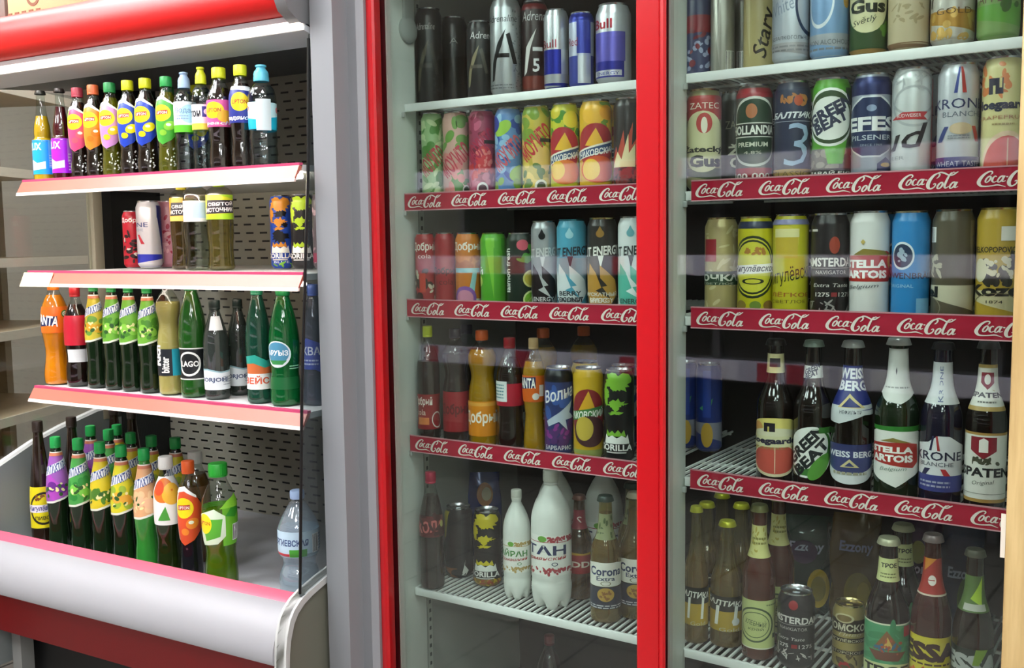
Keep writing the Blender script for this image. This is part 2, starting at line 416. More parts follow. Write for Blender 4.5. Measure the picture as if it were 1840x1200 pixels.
# ================================================================ the shop
FL = -EYE
def struct(name, mb, **k): return tag(mb.link(name, loc=(0, 0, EYE), **k), kind='structure')
WALLM = noisy('wall_paint', 'c0bab0', 'cac4ba', (1.5, 1.5, 1.5), .8)
struct('floor', MB().box(-5, 2.4, -3, 4.2, FL-.1, FL, tiles('floor_tiles', '7d7a74', '4a4844', .33)))
struct('ceiling', MB().box(-5, 2.4, -3, 4.2, 1.4, 1.5, noisy('ceiling_paint', 'd8d8d4', 'e2e2de', (2, 2, 2), .85)))
struct('wall_back', MB().box(-5, 2.4, 4.2, 4.3, FL, 1.4, WALLM)); struct('wall_front', MB().box(-5, 2.4, -3.1, -3, FL, 1.4, WALLM))
struct('wall_left', MB().box(-5.1, -5, -3, 4.2, FL, 1.4, WALLM)); struct('wall_right', MB().box(2.4, 2.5, -3, 4.2, FL, 1.4, WALLM))
k = 0
LAMP = M('fbfcff', .5, emit=PANEL)
for lx, ly in [(x, y) for x in (-3.7, -2.1, -.5, 1.1) for y in (-.45, .75)] + [(-3.7, 1.95), (-2.6, 1.95), (.45, -1.3), (.45, -2.3), (1.6, -1.8), (-2.9, 1.33), (-2.9, .65), (-2.9, -.03)]:  # second list: unseen panels added to brighten the labels and left shelving
    if 1:
        k += 1
        t = Thing('ceiling_light', 1, lx, ly, 1.4, 'unseen square white ceiling panel light above the aisle', 'light', 'ceiling panel lights over the aisle')
        t.part('frame', MB().box(lx-.31, lx+.31, ly-.31, ly-.29, 1.37, 1.4, M('e6e6e6')).box(lx-.31, lx+.31, ly+.29, ly+.31, 1.37, 1.4, M('e6e6e6')).box(lx-.31, lx-.29, ly-.29, ly+.29, 1.37, 1.4, M('e6e6e6')).box(lx+.29, lx+.31, ly-.29, ly+.29, 1.37, 1.4, M('e6e6e6')))
        t.part('diffuser', MB().box(lx-.29, lx+.29, ly-.29, ly+.29, 1.385, 1.395, LAMP))
# ---------------------------------------------------------------- shelving across the aisle: seen only as reflections in the glass doors
t = Thing('store_shelf', 1, -1.6, -1.3, FL, 'grey steel shelving across the aisle with paper price tags on its rails', 'shelf')
gm = M('8d8b90', .5)
mb = MB().box(-3.6, .6, -1.75, -1.72, FL, .75, M('57524e', .7)); t.part('back_panel', mb)
for k in range(4): t.part('upright', MB().box(-3.6+k*1.4-.02, -3.6+k*1.4+.02, -1.72, -1.66, FL, .75, gm))
for zz in [at(2, 1400, y, 4.55).z for y in (290, 478, 675, 1060)]:
    s = t.part('shelf', MB().box(-3.6, .6, -1.72, -1.22, zz-.03, zz, gm))
    mb = MB().box(-3.6, .6, -1.22, -1.205, zz-.05, zz+.05, M('d0cce0', .4)); rd = random.Random(int(zz*100)); x = -3.55
    while x < .5:
        w = rd.uniform(.07, .11); mb.box(x, x+w, -1.205, -1.2, zz-.045, zz+.045, M(rd.choice(['f4f2f8', 'e8e4f4', 'c24a5a', 'f4f2f8']), .4)); x += w+rd.uniform(.02, .12)
    t.part('price_rail', mb, s)
# ---------------------------------------------------------------- beige shelving at the far left
def zpl(u, x, y, Z):
    d = ray(u, x, y); return d*(Z/d.z)
gA = zpl(3, 0, 755, -.60); gB = zpl(3, 140, 716, -.60)
gd = Vector((gB.x-gA.x, gB.y-gA.y)).normalized()
gn = Vector((gd.y, -gd.x))       # towards the aisle
def gpt(a, b): return gA.xy + gd*a - gn*b
t = Thing('wall_shelving', 3, gA.x, gA.y, FL, 'empty beige store shelving at the far left behind the open cooler', 'shelf')
BG = noisy('beige_steel', 'd9c4a6', 'e2cfb2', (3, 3, 3), .45); BE = M('e2d8c6', .4); BK = M('cdb898', .4)
def gbox(mb, a0, a1, b0, b1, z0, z1, m):
    P4 = [gpt(a0, b0), gpt(a1, b0), gpt(a1, b1), gpt(a0, b1)]
    mb.prism([(p.x, p.y) for p in P4], z0, z1, m, 'z'); return mb
L0, L1 = -1.6, .62
for a in (-.9, .03): t.part('back_panel', gbox(MB(), a, a+.92 if a < 0 else L1, .42, .44, FL, 1.1, BG))
for a in (-.9, .02, L1-.01): 
    up = t.part('upright', gbox(MB(), a-.02, a+.02, .38, .425, FL, 1.1, M('a8977c', .45)))
for zz in (-1.2, -.9, -.60, -.30, -.045, .27, .56, .86):
    s = t.part('shelf', gbox(MB(), -.9, L1-.03, .005, .41, zz-.012, zz, BK))
    t.part('edge', gbox(MB(), -.9, L1-.03, -.004, .006, zz-.03, zz+.002, BE), s)
    for a in (.25, .5): t.part('bracket', gbox(MB(), a-.012, a+.012, .36, .41, zz-.075, zz-.012, M('7d7468', .4)), s)
# ================================================================ open display cooler (unit 3)
XL, XR = -2.66, -1.47
t = Thing('open_display_cooler', 3, -2.0, 1.98, FL, 'open red and white refrigerated display case with three salmon-edged shelves', 'cooler')
DK = M('2b2c2e', .4); GY = M('8f9290', .4)
t.part('back_panel', MB().box(XL, XR, 2.35, 2.37, -.87, .56, slotted('pierced_steel', '9c9a8c', '1a1a1a')))
t.part('side_wall', MB().box(XL-.02, XL, 2.153, 2.37, -.87, .56, M('141416', .25)))
t.part('post', MB().box(XL-.03, XL+.002, 2.085, 2.12, -.55, .5, M('a8a08a', .4), .003).box(XL-.03, XL+.001, 2.12, 2.153, -.55, .5, M('1d1d1d', .4)))
t.part('well_floor', MB().box(XL, -1.5, 1.66, 2.37, -.888, -.868, noisy('well_steel', 'b4b6ba', 'c6c8cc', (2, 9, 2), .3)))
wall = [(1.64, -1.2), (1.64, -.74), (1.69, -.657), (1.73, -.627), (1.838, -.581), (1.933, -.552), (2.064, -.521), (2.37, -.5), (2.37, -1.2)]
t.part('end_panel', MB().prism(wall, XL-.03, XL, M('7c8282', .4)))
t.part('edge_trim', MB().tube([(XL-.012, y, z) for y, z in [(1.64, -.74)]+wall[2:8]], .011, M('dcdedb', .35)))
capc = [(1.583, -1.12), (1.583, -.918), (1.585, -.885), (1.590, -.855), (1.602, -.822), (1.616, -.803), (1.637, -.788), (1.664, -.777), (1.72, -.762), (1.95, -.715), (2.37, -.66)]
t.part('end_panel', MB().prism(capc+[(2.37, -1.12)], -1.496, -1.474, M('6d6d60', .5)))
inn = [(y+.012, z-.012) for y, z in capc][::-1]
t.part('edge_trim', MB().prism(capc+inn, -1.502, -1.468, noisy('scuffed_plastic', 'aeb0ae', 'c8c8c4', (5, 5, 5), .45)))
GLs = thin('dce1e2', .06, .04, '8a9298')
t.part('glass_panel', MB().prism([(1.69, -.645), (2.085, -.51), (2.085, .45), (1.74, .45), (1.72, .1)], XL-.02, XL-.014, thin('eef1ef', .06)))
gp = t.part('glass_panel', MB().prism([(1.642, -.782), (2.36, -.68), (2.36, .45), (1.73, .45), (1.714, .163), (1.703, .042), (1.67, -.323)], -1.476, -1.47, GLs))
t.part('edge_strip', MB().tube([(-1.473, 1.641, -.775), (-1.473, 1.669, -.323), (-1.473, 1.702, .042), (-1.473, 1.713, .163), (-1.473, 1.728, .44)], .0035, M('101213', .3)), gp)
# canopy
rd_ = M('c41212', .42, spec=.35)
can_p = [(1.705, .484), (1.69, .487), (1.672, .5), (1.664, .52), (1.664, .545), (1.672, .572), (1.69, .592), (1.715, .604), (1.75, .61), (2.4, .615), (2.4, .56), (1.75, .56), (1.72, .5)]
t.part('canopy', MB().prism(can_p, -2.74, -1.502, rd_))
t.part('canopy_trim', MB().prism([(1.696, .484), (1.7, .474), (1.72, .474), (1.72, .486)], -2.74, -1.50, M('b9aeb0', .3)))
t.part('white_strip', MB().prism([(1.7, .474), (1.7, .459), (1.715, .457), (1.715, .474)], -2.74, -1.475, M('fff4ea', .4, emit=.75)))  # white strip below the trim; a slight glow is put into its material
t.part('canopy_underside', MB().prism([(1.716, .456), (1.80, .44), (1.805, .446), (1.72, .47)], -2.74, -1.475, M('d2d6da', .4)))
t.part('canopy_lining', MB().prism([(1.8, .446), (2.36, .5), (2.36, .555), (1.75, .555)], -2.74, -1.476, M('4a4b4d', .45)))
cc = [(1.70, .47), (1.665, .49), (1.650, .52), (1.650, .55), (1.662, .585), (1.70, .615), (1.8, .62), (1.8, .47)]
t.part('canopy_end_cap', MB().prism(cc, -1.502, -1.472, M('77787a', .35)))
# base
t.part('bumper_rail', MB().prism([(1.70, -.802), (1.668, -.8085), (1.662, -.814), (1.664, -.82), (1.70, -.818)], -2.74, -1.50, M('cc586f', .4)))
bp = [(1.668, -.812), (1.64, -.817), (1.612, -.832), (1.592, -.856), (1.581, -.885), (1.578, -.912), (1.581, -.923), (1.60, -.928), (1.69, -.93), (1.69, -.815)]
t.part('bumper', MB().prism(bp, -2.74, -1.502, M('9a9a9d', .5)))
t.part('kick_panel', MB().prism([(1.60, -.926), (1.665, -1.075), (1.70, -1.075), (1.69, -.926)], -2.74, -1.502, M('860a12', .4, spec=.2)))
t.part('base', MB().box(-2.70, -1.5, 1.775, 2.3, FL+.08, -.9, M('0f1012', .5)))
for x in (-2.62, -2.1, -1.52): t.part('leg', MB().box(x-.02, x+.02, 1.72, 1.76, FL, -1.0, M('8a8b88', .4)))
# shelves
for zt, zb in ((.172, .13), (-.066, -.107), (-.374, -.4145)):
    s = t.part('shelf', MB().box(-2.43, -1.478, 1.70, 2.345, zt-.018, zt-.004, M('c9cac8', .35)))
    if zt > -.2: t.part('shelf_lamp', MB().tube([(-2.40, 1.722, zt-.027), (-1.5, 1.722, zt-.027)], .006, M('fff6e6', .4, emit=TUBE if zt > 0 else TUBE*.35)), s)
    mb = MB().prism([(1.702, zt), (1.69, zt), (1.69, zt-.006), (1.702, zt-.006)], -2.428, -1.478, M('c0446c', .3))
    mb.prism([(1.69, zt-.006), (1.674, zb+.008), (1.678, zb+.006), (1.70, zt-.008)], -2.43, -1.478, noisy('salmon_rail', 'b9604f', 'c26d5c', (3, 3, 3), .35))
    mb.prism([(1.674, zb+.008), (1.671, zb), (1.677, zb), (1.68, zb+.008)], -2.431, -1.478, M('f6dcd2', .35))
    t.part('price_rail', mb, s)
p0 = at(3, 38, 500, 1.675); p1 = at(3, 90, 500, 1.675)
tag(MB().prism([(1.686, -.072), (1.67, -.108), (1.6685, -.107), (1.6845, -.071)], p0.x, p1.x, noisy('tag_paper', 'e4dcb4', 'd3c79a', (60, 60, 160), .5, 0, 0, .45, .6)).link('price_tag', loc=(0, 0, EYE), rz=DEL[3]), 'cream paper price tag clipped at left end of the middle salmon rail', 'price tag')
# boxes on the roof of the display case
def carton(x0, x1, y0, h, c, label, d=.3, pr=True):
    t = Thing('cardboard_box', 3, (x0+x1)/2, y0, .615, label, 'box', 'boxes on top of the open display case')
    t.part('carton', MB().box(x0, x1, y0, y0+d, .615, .615+h, noisy('kraft_'+c, c, c, (9, 9, 9), .8), .004))
    if pr:
        mb = MB(); m = M('6b4a34', .8); cx = x0+(x1-x0)*.27
        for k in range(5): mb.box(cx-.09+k*.03, cx-.072+k*.03, y0-.001, y0, .625, .632, m)
        mb.lathe([(0, .02), (.001, .02), (.001, .028), (0, .028), (0, .02)], m, 20); vs_ = [v for v in mb.bm.verts if abs(v.co.x) < .05 and v.co.y > -.05 and v.co.y < .05]
        bmesh.ops.transform(mb.bm, matrix=Matrix.Translation((cx+.02, y0, .668)) @ Matrix.Rotation(PI/2, 4, 'X'), verts=vs_)
        t.part('print', mb)
q0 = at(3, 13, 10, 1.78).x; q1 = at(3, 162, 5, 1.78).x
carton(q0, q1, 1.78, .22, 'b49a72', 'brown cardboard box with dark print on top of the display case')
carton(q0-.3, q0-.012, 1.78, .2, '6e6a62', 'grey box left of the brown carton on top of the display case', pr=False)
# ================================================================ the two glass-door coolers (units 1 and 2)
def spl(pts, n=8):
    pts = [pts[0]]+list(pts)+[pts[-1]]; out = []
    for k in range(1, len(pts)-2):
        a, b, c, d = [Vector(p) for p in pts[k-1:k+3]]
        for j in range(n):
            u = j/n; out.append(.5*((2*b)+(c-a)*u+(2*a-5*b+4*c-d)*u*u+(-a+3*b-3*c+d)*u**3))
    return out+[Vector(pts[-1])]
def stroke(pts):
    """pen stroke: points (x,y,width) -> quads"""
    q = spl(pts); L, Rr = [], []
    for k, p in enumerate(q):
        d = (q[min(k+1, len(q)-1)]-q[max(k-1, 0)]).xy; d = d.normalized() if d.length > 1e-9 else Vector((1, 0)); nn = Vector((-d.y, d.x))*p.z/2
        L.append(p.xy+nn); Rr.append(p.xy-nn)
    return [(L[k], Rr[k], Rr[k+1], L[k+1]) for k in range(len(q)-1)]
def oval(cx, cy, rx, ry, sh, w0, w1):
    return [(cx+rx*math.cos(a)+sh*ry*math.sin(a), cy+ry*math.sin(a), w0+(w1-w0)*abs(math.sin(a/2+.9))) for a in [2*PI*k/10+1.0 for k in range(11)]]
SCRIPT = []
for st in (
    [(.20, .30, .015), (.225, .335, .02), (.215, .375, .028), (.17, .37, .034), (.10, .30, .044), (.045, .19, .056), (.028, .10, .056), (.06, .03, .044), (.13, .012, .03), (.22, .022, .028), (.30, .038, .032), (.36, .018, .02), (.42, -.012, .008)],
    oval(.165, .185, .03, .075, .35, .022, .03),
    [(.285, .235, .02), (.27, .262, .02), (.235, .21, .03), (.225, .14, .032), (.25, .108, .024), (.295, .135, .012)],
    oval(.345, .18, .03, .075, .35, .022, .03),
    [(.405, .262, .03), (.375, .17, .03), (.375, .118, .026), (.42, .135, .012)],
    [(.425, .235, .028), (.455, .228, .028)],
    [(.60, .26, .014), (.632, .30, .022), (.648, .36, .028), (.62, .385, .03), (.56, .34, .042), (.50, .23, .054), (.468, .11, .058), (.475, .03, .05), (.51, .002, .036), (.56, .04, .024), (.585, .10, .022), (.575, .135, .02), (.55, .11, .016)],
    [(.61, .385, .02), (.66, .408, .034), (.72, .385, .036), (.79, .33, .03), (.85, .335, .028), (.90, .385, .024), (.93, .41, .01)],
    oval(.655, .075, .032, .078, .35, .024, .034),
    [(.83, .40, .012), (.80, .34, .026), (.755, .2, .036), (.725, .06, .034), (.74, .008, .028), (.79, .05, .012)],
    [(.80, .33, .014), (.835, .372, .018), (.86, .40, .02), (.89, .375, .014)],
    oval(.845, .075, .032, .078, .35, .022, .032),
    [(.915, .155, .032), (.885, .06, .032), (.885, .01, .026), (.93, .04, .012)]):
    SCRIPT.append(stroke(st))
def wire_shelf(t, u, xl, xr, z, yf, strip=None, logos=()):
    wm = M('f0f3f1', .35)
    mb = MB(); n = int((xr-xl+.024)/.0152)
    for k in range(n+1):
        x = xl-.028+(xr-xl+.024)*k/n; mb.box(x-.0021, x+.0021, yf+(.004 if x > xl else LIPY[u]+.004-yf), 2.31, z-.004, z, wm)
    for y in (yf+.16, yf+.33, 2.30): mb.box(xl-.03, xr-.004, y-.003, y+.003, z-.009, z-.004, wm)
    s = t.part('shelf', mb)
    t.part('front_rail', MB().box(xl+.002, xr-.002, yf+.001, yf+.009, z-.018, z, wm, .002), s)
    if strip:
        z0, z1, sx = strip; e = xr-.004; red = noisy('strip_red', 'a81f36', 'b7273f', (7, 7, 30), .2); yk = yf-.008
        mb = MB().box(sx, e, yk+.001, yk+.003, z0, z1, red); mb.box(sx, e, yk, yk+.003, z1-.0015, z1+.001, M('c98a94', .25)); mb.box(sx, e, yk, yk+.003, z0-.001, z0+.001, M('d9a8ae', .25))  # pale edge lines put the clear plastic's highlight into the colour
        i = mb.mi(M('f3e4dc', .35)); h = (z1-z0); sc = .101; ly = 0
        for lx in logos:
            for kk, st in enumerate(SCRIPT):
                for q in st:
                    co = [(lx+p.x*sc, yk-.00015-kk*.00004, z0+h*.16+p.y*sc*.64) for p in q]
                    if max(c[0] for c in co) > e: continue
                    f = mb.bm.faces.new([mb.bm.verts.new(c) for c in co]); f.material_index = i
        t.part('label_strip', mb, s)
STRIPS = ((.068, .106), (-.174, -.134), (-.489, -.451))
LIPY = {1: 1.868, 2: 1.80}
DECK = (.308, .087, -.153, -.470, -.820)
def px(u, x, Y): return at(u, x, 600, Y).x
class Side:
    """hands parts meshed in one door's frame to the shared cooler"""
    def __init__(s, t, u): s.t, s.u = t, u
    def part(s, name, mb, parent=None, label=None): return s.t.part(name, mb, parent, label, s.u)
def cooler(t, u, xl, xr, yf, stile, right, logos, sx, lip):
    t = Side(t, u); gk = ((702, 711), (1199, 1205))[u-1]
    LN = noisy('liner_white_%d' % u, 'd6dcd6', 'e2e7e1', (2, 2, 2), .35)
    if u == 1: t.part('side_wall', MB().box(xl-.055, xl-.035, yf-.03, 2.34, -1.22, .66, noisy('liner_grey', '9a9e99', 'a6aaa5', (2, 2, 2), .4)))
    else: t.part('side_wall', MB().box(xr, xr+.02, yf-.03, 2.34, -1.22, .66, LN))
    t.part('door_jamb' if u == 1 else 'mullion', MB().box(xl-.0345, xl, yf-.03, lip, -1.22, .66, LN, .003)); 
    t.part('back_wall', MB().box(xl-.055, xr+(.075 if u == 1 else .02), 2.34, 2.38, -1.4, .9, M('1b1c1d', .35)))
    t.part('roof', MB().box(xl-.055, xr+.02, yf-.03, 2.34, .66, .9, LN)); t.part('base', MB().box(xl-.055, xr+.006, yf-.03, 2.34, FL+.03, -1.22, M('5a5b5c', .4)))
    t.part('header', MB().box(xl-.055, xr+.006, yf-.1, yf-.03, .67, .9, M('d0101c', .3), .008))
    mb = MB().box(xl-.035, xl-.032, lip+.045, lip+.062, -1.2, .62, M('b9bfb8', .35))
    for k in range(80): mb.box(xl-.0325, xl-.0314, lip+.05, lip+.057, -1.19+k*.0225, -1.181+k*.0225, M('4a5052', .5))
    if u == 1: t.part('shelf_rail', mb)
    for z in DECK[:4]: t.part('shelf_peg', MB().box(xl, xl+.008, yf+.03, yf+.036, z-.03, z-.0185, M('b0b4b0', .4), .001))
    for k, z in enumerate(DECK):
        wire_shelf(t, u, xl, xr, z, yf+.037, (*STRIPS[k-1], sx) if 0 < k < 4 else None, [x+(k-2)*.003 for x in logos])
    # door
    RD = M('b40a15', .28); a, b, c = stile; e, g = right; yb = yf-.06
    d = t.part('door', MB().prism([(px(u, a, yb-.02), yb), (px(u, a, yb-.02), yb-.02), (px(u, b, yb-.04)-.006, yb-.039), (px(u, b, yb-.04), yb-.04), (px(u, b, yb-.04)+.004, yb-.036), (px(u, c, yb-.015), yb-.015), (px(u, c, yb), yb)], -1.3, .67, RD, 'z')
               .prism([(e, yb), (e, yb-.026), (e+.004, yb-.03), (g-.004, yb-.03), (g, yb-.026), (g, yb)], -1.3, .67, RD, 'z')
               .box(px(u, c, yb)-.02, e+.01, yb-.03, yb, .62, .67, RD).box(px(u, c, yb)-.02, e+.01, yb-.03, yb, -1.3, -1.22, RD))
    t.part('glass_pane', MB().box(px(u, c, yb)-.006, e+.006, yb-.012, yb-.006, -1.24, .63, thin('f0f6f3', .06)), d)
    t.part('gasket', MB().box(px(u, gk[0], yb+.012), px(u, gk[1], yb+.012), yb+.001, yb+.014, -1.24, .66, M('3a0f16', .3)).box(px(u, gk[1], yb+.012)+.0005, px(u, gk[1], yb+.012)+.0045, yb+.001, yb+.014, -1.24, .66, M('c8c4c0', .3)), d)
    return t
c1 = Thing('drinks_cooler', 1, -.85, 2.05, FL, 'double drinks cooler with two red-framed glass doors and red script shelf strips', 'cooler')
cooler(c1, 1, -1.446, -.838, 1.782, (668, 682, 697), (-.806, -.756), [-1.429, -1.307, -1.184, -1.062, -.940], -1.442, LIPY[1])
YC = 1.636
cp = [(px(1, 574, YC), YC), (px(1, 613, YC), YC), (px(1, 613, YC), YC+.046), (px(1, 652, YC+.046), YC+.046), (px(1, 656, YC+.046), YC+.042), (px(1, 668, YC+.05), YC+.05), (px(1, 668, YC+.05), 1.75), (px(1, 574, YC), 1.75)]
c1.part('cabinet_column', MB().prism(cp, FL, .9, M('86888b', .42), 'z'))
mb = MB().lathe([(0, 0), (0, .03), (.006, .03), (.012, .022), (.012, 0)], M('a3a8a4', .4), 28).box(-.018, .018, 0, .1, 0, .009, M('a3a8a4', .4), .004)
mb.bm.transform(Matrix.Translation((-1.446, 1.84, .475)) @ Matrix(((0, 0, 1, 0), (1, 0, 0, 0), (0, 1, 0, 0), (0, 0, 0, 1))))
c1.part('thermostat_cover', mb)  # plastic thermostat cover on the liner wall
cooler(c1, 2, -.82, -.19, 1.75, (1184, 1191, 1197), (-.20, -.15), [-.79, -.666, -.543, -.421, -.299], -.802, LIPY[2])
# the wooden board at the right
wd = noisy('oak_veneer', 'a3844f', 'cdb27c', (60, 60, 5), .5, 0, .15)
x0 = px(2, 1826, 1.6)
tag(MB().box(x0, x0+.1, 1.56, 1.6, FL, .9, wd, .003).link('wooden_board', loc=(0, 0, EYE), rz=DEL[2]), 'upright light oak board at the right edge in front of the drinks cooler', 'board')
pa = at(2, 1803, 962, 1.598)
tag(MB().box(x0-.011, x0+.0, 1.596, 1.5972, pa.z-.033, pa.z+.033, M('ece8dc', .6)).link('paper_strip', loc=(0, 0, EYE), rz=DEL[2]), 'narrow white paper strip sticking out beside the wooden board', 'paper')
# ================================================================ the goods
# ---- left glass-door cooler (unit 1)
row('a1', 1, .308, 1.872, 'energy drink cans on the top wire shelf behind the left glass door')
row('a2', 1, .087, 1.866, 'fruit drink cans on the upper red-strip shelf behind the left glass door')
row('a3', 1, -.153, 1.866, 'cans on the middle red-strip shelf behind the left glass door')
row('a4', 1, -.470, 1.872, 'bottles and cans on the lower red-strip shelf behind the left glass door')
row('a5', 1, -.820, 1.90, 'drinks on the bottom wire shelf behind the left glass door')
def ALOGO(c, d): return ('G', [P(c, (-.66, .14), (-.6, .34), (-.34, .54), (.0, .68), (-.16, .52), (-.4, .36), (-.52, .16)), P(d, (.0, .62), (.16, .64), (.5, .32), (.3, .32)), R(d, -.5, .14, .385, .43)])
can('adr1', 'a1', 'energy_drink_can', 746, 795, 17, '161618', 'black energy can with grey script, first on the left of the top shelf', 'can', [ALOGO('5b5648', '3c3a36'), T('d0d0d0', 'Adrenaline', -.7, .3, .77, .84, 0, .2), S('343436', 26, 4, .2, .95, .1, .7, .05, .02)], Y=1.905)
can('adr2', 'a1', 'energy_drink_can', 791, 840, 33, '131315', 'plain dark can standing back between two black energy cans', 'can', [T('bdbdbd', 'A', -.2, .2, .7, .76)], Y=1.975)
can('adr3', 'a1', 'energy_drink_can', 838, 884, 40, '17171a', 'short black can with a grey letter emblem left of the silver can', 'can', [ALOGO('8e8468', '55524a'), T('e0e0e0', 'Adren', -.5, .6, .76, .85, 0, .2)])
can('adr4', 'a1', 'energy_drink_can', 880, 937, 1, 'b9bdc0', 'tall silver energy can with a big black letter A', 'can', [S('8d9193', 40, 9, .3, 1, .08, .9, .045, .018), ALOGO('26272a', '1d1e20'), T('3a3c3e', 'Adrenaline', -.9, .5, .75, .82, 0, .2), LINES('7b7f82', -.8, .3, .06, .12, 2)], metal=.75)
can('adr5', 'a1', 'energy_drink_can', 937, 984, 4, '2a1416', 'dark red energy can with a white 5 beside the silver can', 'can', [R('6d2418', -2, 2, .05, .2), P('d8d4d0', (-.6, .2), (-.45, .5), (.1, .7), (-.2, .5), (-.42, .24)), R('d4d4d4', -.1, .4, .46, .5), T('e8e8e8', '5', -.1, .24, .24, .38, 0, 0, .02), T('dddddd', 'Adrena', -.7, .6, .78, .88, 0, .2), R('7c1c22', -2, 2, .9, .96)], Y=1.90)
def bull(c0, c1): return [R(c1, -2, 2, .08, .52), P(c0, (-2, .3), (-1, .3), (-.55, .52), (-2, .52)), R('c4c8ce', -2, 2, .1, .16), P('d5d8dc', (-.1, .08), (.5, .08), (.5, .5), (-.1, .38)), R('d42034', -.7, .1, .56, .6)]
can('bull1', 'a1', 'energy_drink_can', 977, 1022, 19, 'c6c9ce', 'slim silver and blue energy can with red lettering left of the blue one', 'can', [R('1e2a9a', -2, 2, .2, .5), R('23309c', -2, 2, .03, .09), R('d5d8dc', .25, .8, .2, .5), T('a02030', 'Bull', -.9, .0, .52, .62)], metal=.7)
can('bull2', 'a1', 'energy_drink_can', 1022, 1068, 24, '4450a8', 'small blue energy can with a silver block, between the two silver ones', 'can', [R('bfc4d8', -2, 2, .42, .86), R('3a46a4', -.25, .5, .45, .86), R('c9ccd4', -.2, .5, .06, .42), R('232f8f', -2, 2, .88, .97), T('98304a', 'Red', -.8, -.2, .55, .66)], metal=.5)
can('bull3', 'a1', 'energy_drink_can', 1070, 1135, 10, 'c9ccd2', 'large silver and violet energy can next to the red door frame', 'can', [R('6a64c0', -2, .45, .28, .64), R('2a2f98', -2, .4, .08, .28), R('d0d0da', -2, .3, .1, .17), T('b02436', 'Bull', -.85, -.05, .68, .8, 0, 0, .02), T('2a2f98', 'ENERGY', -.7, .2, .11, .15)], metal=.6)
def MOH(tx, c, y=.36, ext=()): return [T(tx, 'МОХИТО', -.95, .85, y, y+.2, 42, 0, .03), *ext]
can('moh1', 'a2', 'fruit_drink_can', 757, 797, 204, '9fc48a', 'green lime mojito can, first in the upper row behind the left door', 'can', [S('4f8f3a', 16, 1, -1, 1, .05, .95, .3, .1), S('c9e0a8', 12, 2, -1, 1, .05, .95, .22, .08), *MOH('c23a4a', 0)])
can('moh2', 'a2', 'fruit_drink_can', 795, 843, 202, 'd2a89a', 'pink and green mojito can right of the pale green one', 'can', [S('6fa048', 9, 5, -1, 1, .6, .98, .4, .08), S('4d8a3a', 5, 7, -.2, 1, .1, .4, .4, .1), S('dd8a86', 8, 8, -1, 1, .1, .5, .3, .08), *MOH('c63a50', 0), E('e8e4da', .55, .12, .25, .06), E('3a4a3a', .55, .12, .18, .04)])
can('moh3', 'a2', 'fruit_drink_can', 842, 890, 199, '9a3a58', 'dark pink pomegranate mojito can between the pink-green and blue cans', 'can', [S('c4607c', 18, 11, -1, 1, .1, .95, .25, .07), S('7a1f3a', 18, 12, -1, 1, .3, .95, .2, .06), E('d23a44', .1, .45, .42, .15), S('e8807a', 14, 13, -.3, .5, .33, .57, .12, .03), S('c83a40', 10, 14, -1, .8, .25, .4, .2, .05), *MOH('b02a4c', 0, .5), R('2a2426', .1, .8, .62, .66), E('e8e0e0', 0, .12, .28, .075), E('4a2a34', 0, .12, .2, .05)])
can('moh4', 'a2', 'fruit_drink_can', 889, 938, 195, '5a86bc', 'blue mojito can with lime slices in the upper left row', 'can', [S('2f4f9e', 12, 21, -1, 1, .1, .9, .3, .09), S('8db8d8', 9, 22, -1, 1, .2, .9, .3, .08), E('8fbf3a', .5, .28, .5, .08, 24, .5), E('9cc84a', -.3, .77, .5, .07, 24, .6), E('28419a', -.8, .82, .35, .09), S('7aa83c', 5, 24, -1, 1, .02, .2, .4, .06), *MOH('c8606c', 0, .4)])
can('moh5', 'a2', 'fruit_drink_can', 938, 990, 191, 'c2ae40', 'yellow-green mojito can with red slanted name before the round-badge cans', 'can', [S('7c9a34', 10, 31, -1, 1, .55, .98, .4, .07), S('e2c458', 14, 32, -1, 1, .1, .8, .3, .08), E('e8c070', .3, .42, .5, .14), S('5a7a2c', 9, 33, -1, 1, .08, .35, .3, .05), *MOH('c0303a', 0, .5), R('2c2a20', .15, .85, .6, .64), E('e8e8d8', .2, .12, .3, .075), E('46502e', .2, .12, .2, .05)])
can('och1', 'a2', 'fruit_drink_can', 989, 1041, 187, 'c8c832', 'lime-yellow can with lemons and a red round badge', 'can', [S('4f8f2c', 14, 41, -1, 1, .55, .98, .3, .07), E('e6d23a', .3, .82, .38, .09), E('d8c63a', -.5, .9, .3, .07), E('b02a34', -.1, .5, .85, .24), P('e8b830', (-.5, .5), (.0, .68), (.4, .48)), P('f0ead8', (-.95, .33), (.75, .45), (.75, .55), (-.95, .43)), P('33507a', (-.95, .34), (.75, .46), (.75, .53), (-.95, .41)), T('f2f0ea', 'ОЧАКОВСКИЙ', -.95, .8, .385, .47, 9, .2, .03), E('e87a2a', .0, .26, .75, .13), E('f0c03a', -.35, .28, .34, .1), R('b9bf9a', -2, 2, .02, .06)])
can('och2', 'a2', 'fruit_drink_can', 1041, 1100, 181, 'dcae2a', 'orange-yellow can with peaches and a red round badge', 'can', [S('6f8f34', 8, 51, .2, 1, .6, .98, .3, .06), E('efb83a', -.1, .84, .5, .1), E('e8a030', .5, .86, .35, .08), E('a82a30', 0, .52, .85, .23), P('ecb434', (-.45, .52), (.0, .7), (.4, .5)), P('eee8d8', (-.95, .36), (.8, .48), (.8, .58), (-.95, .46)), P('2f4a74', (-.95, .37), (.8, .49), (.8, .56), (-.95, .44)), T('f2f0ea', 'ОЧАКОВСКИЙ', -.95, .85, .415, .5, 9, .2, .03), E('e05c28', .1, .27, .75, .14), E('f2c440', -.2, .27, .36, .11), R('c2bca0', -2, 2, .02, .07)])
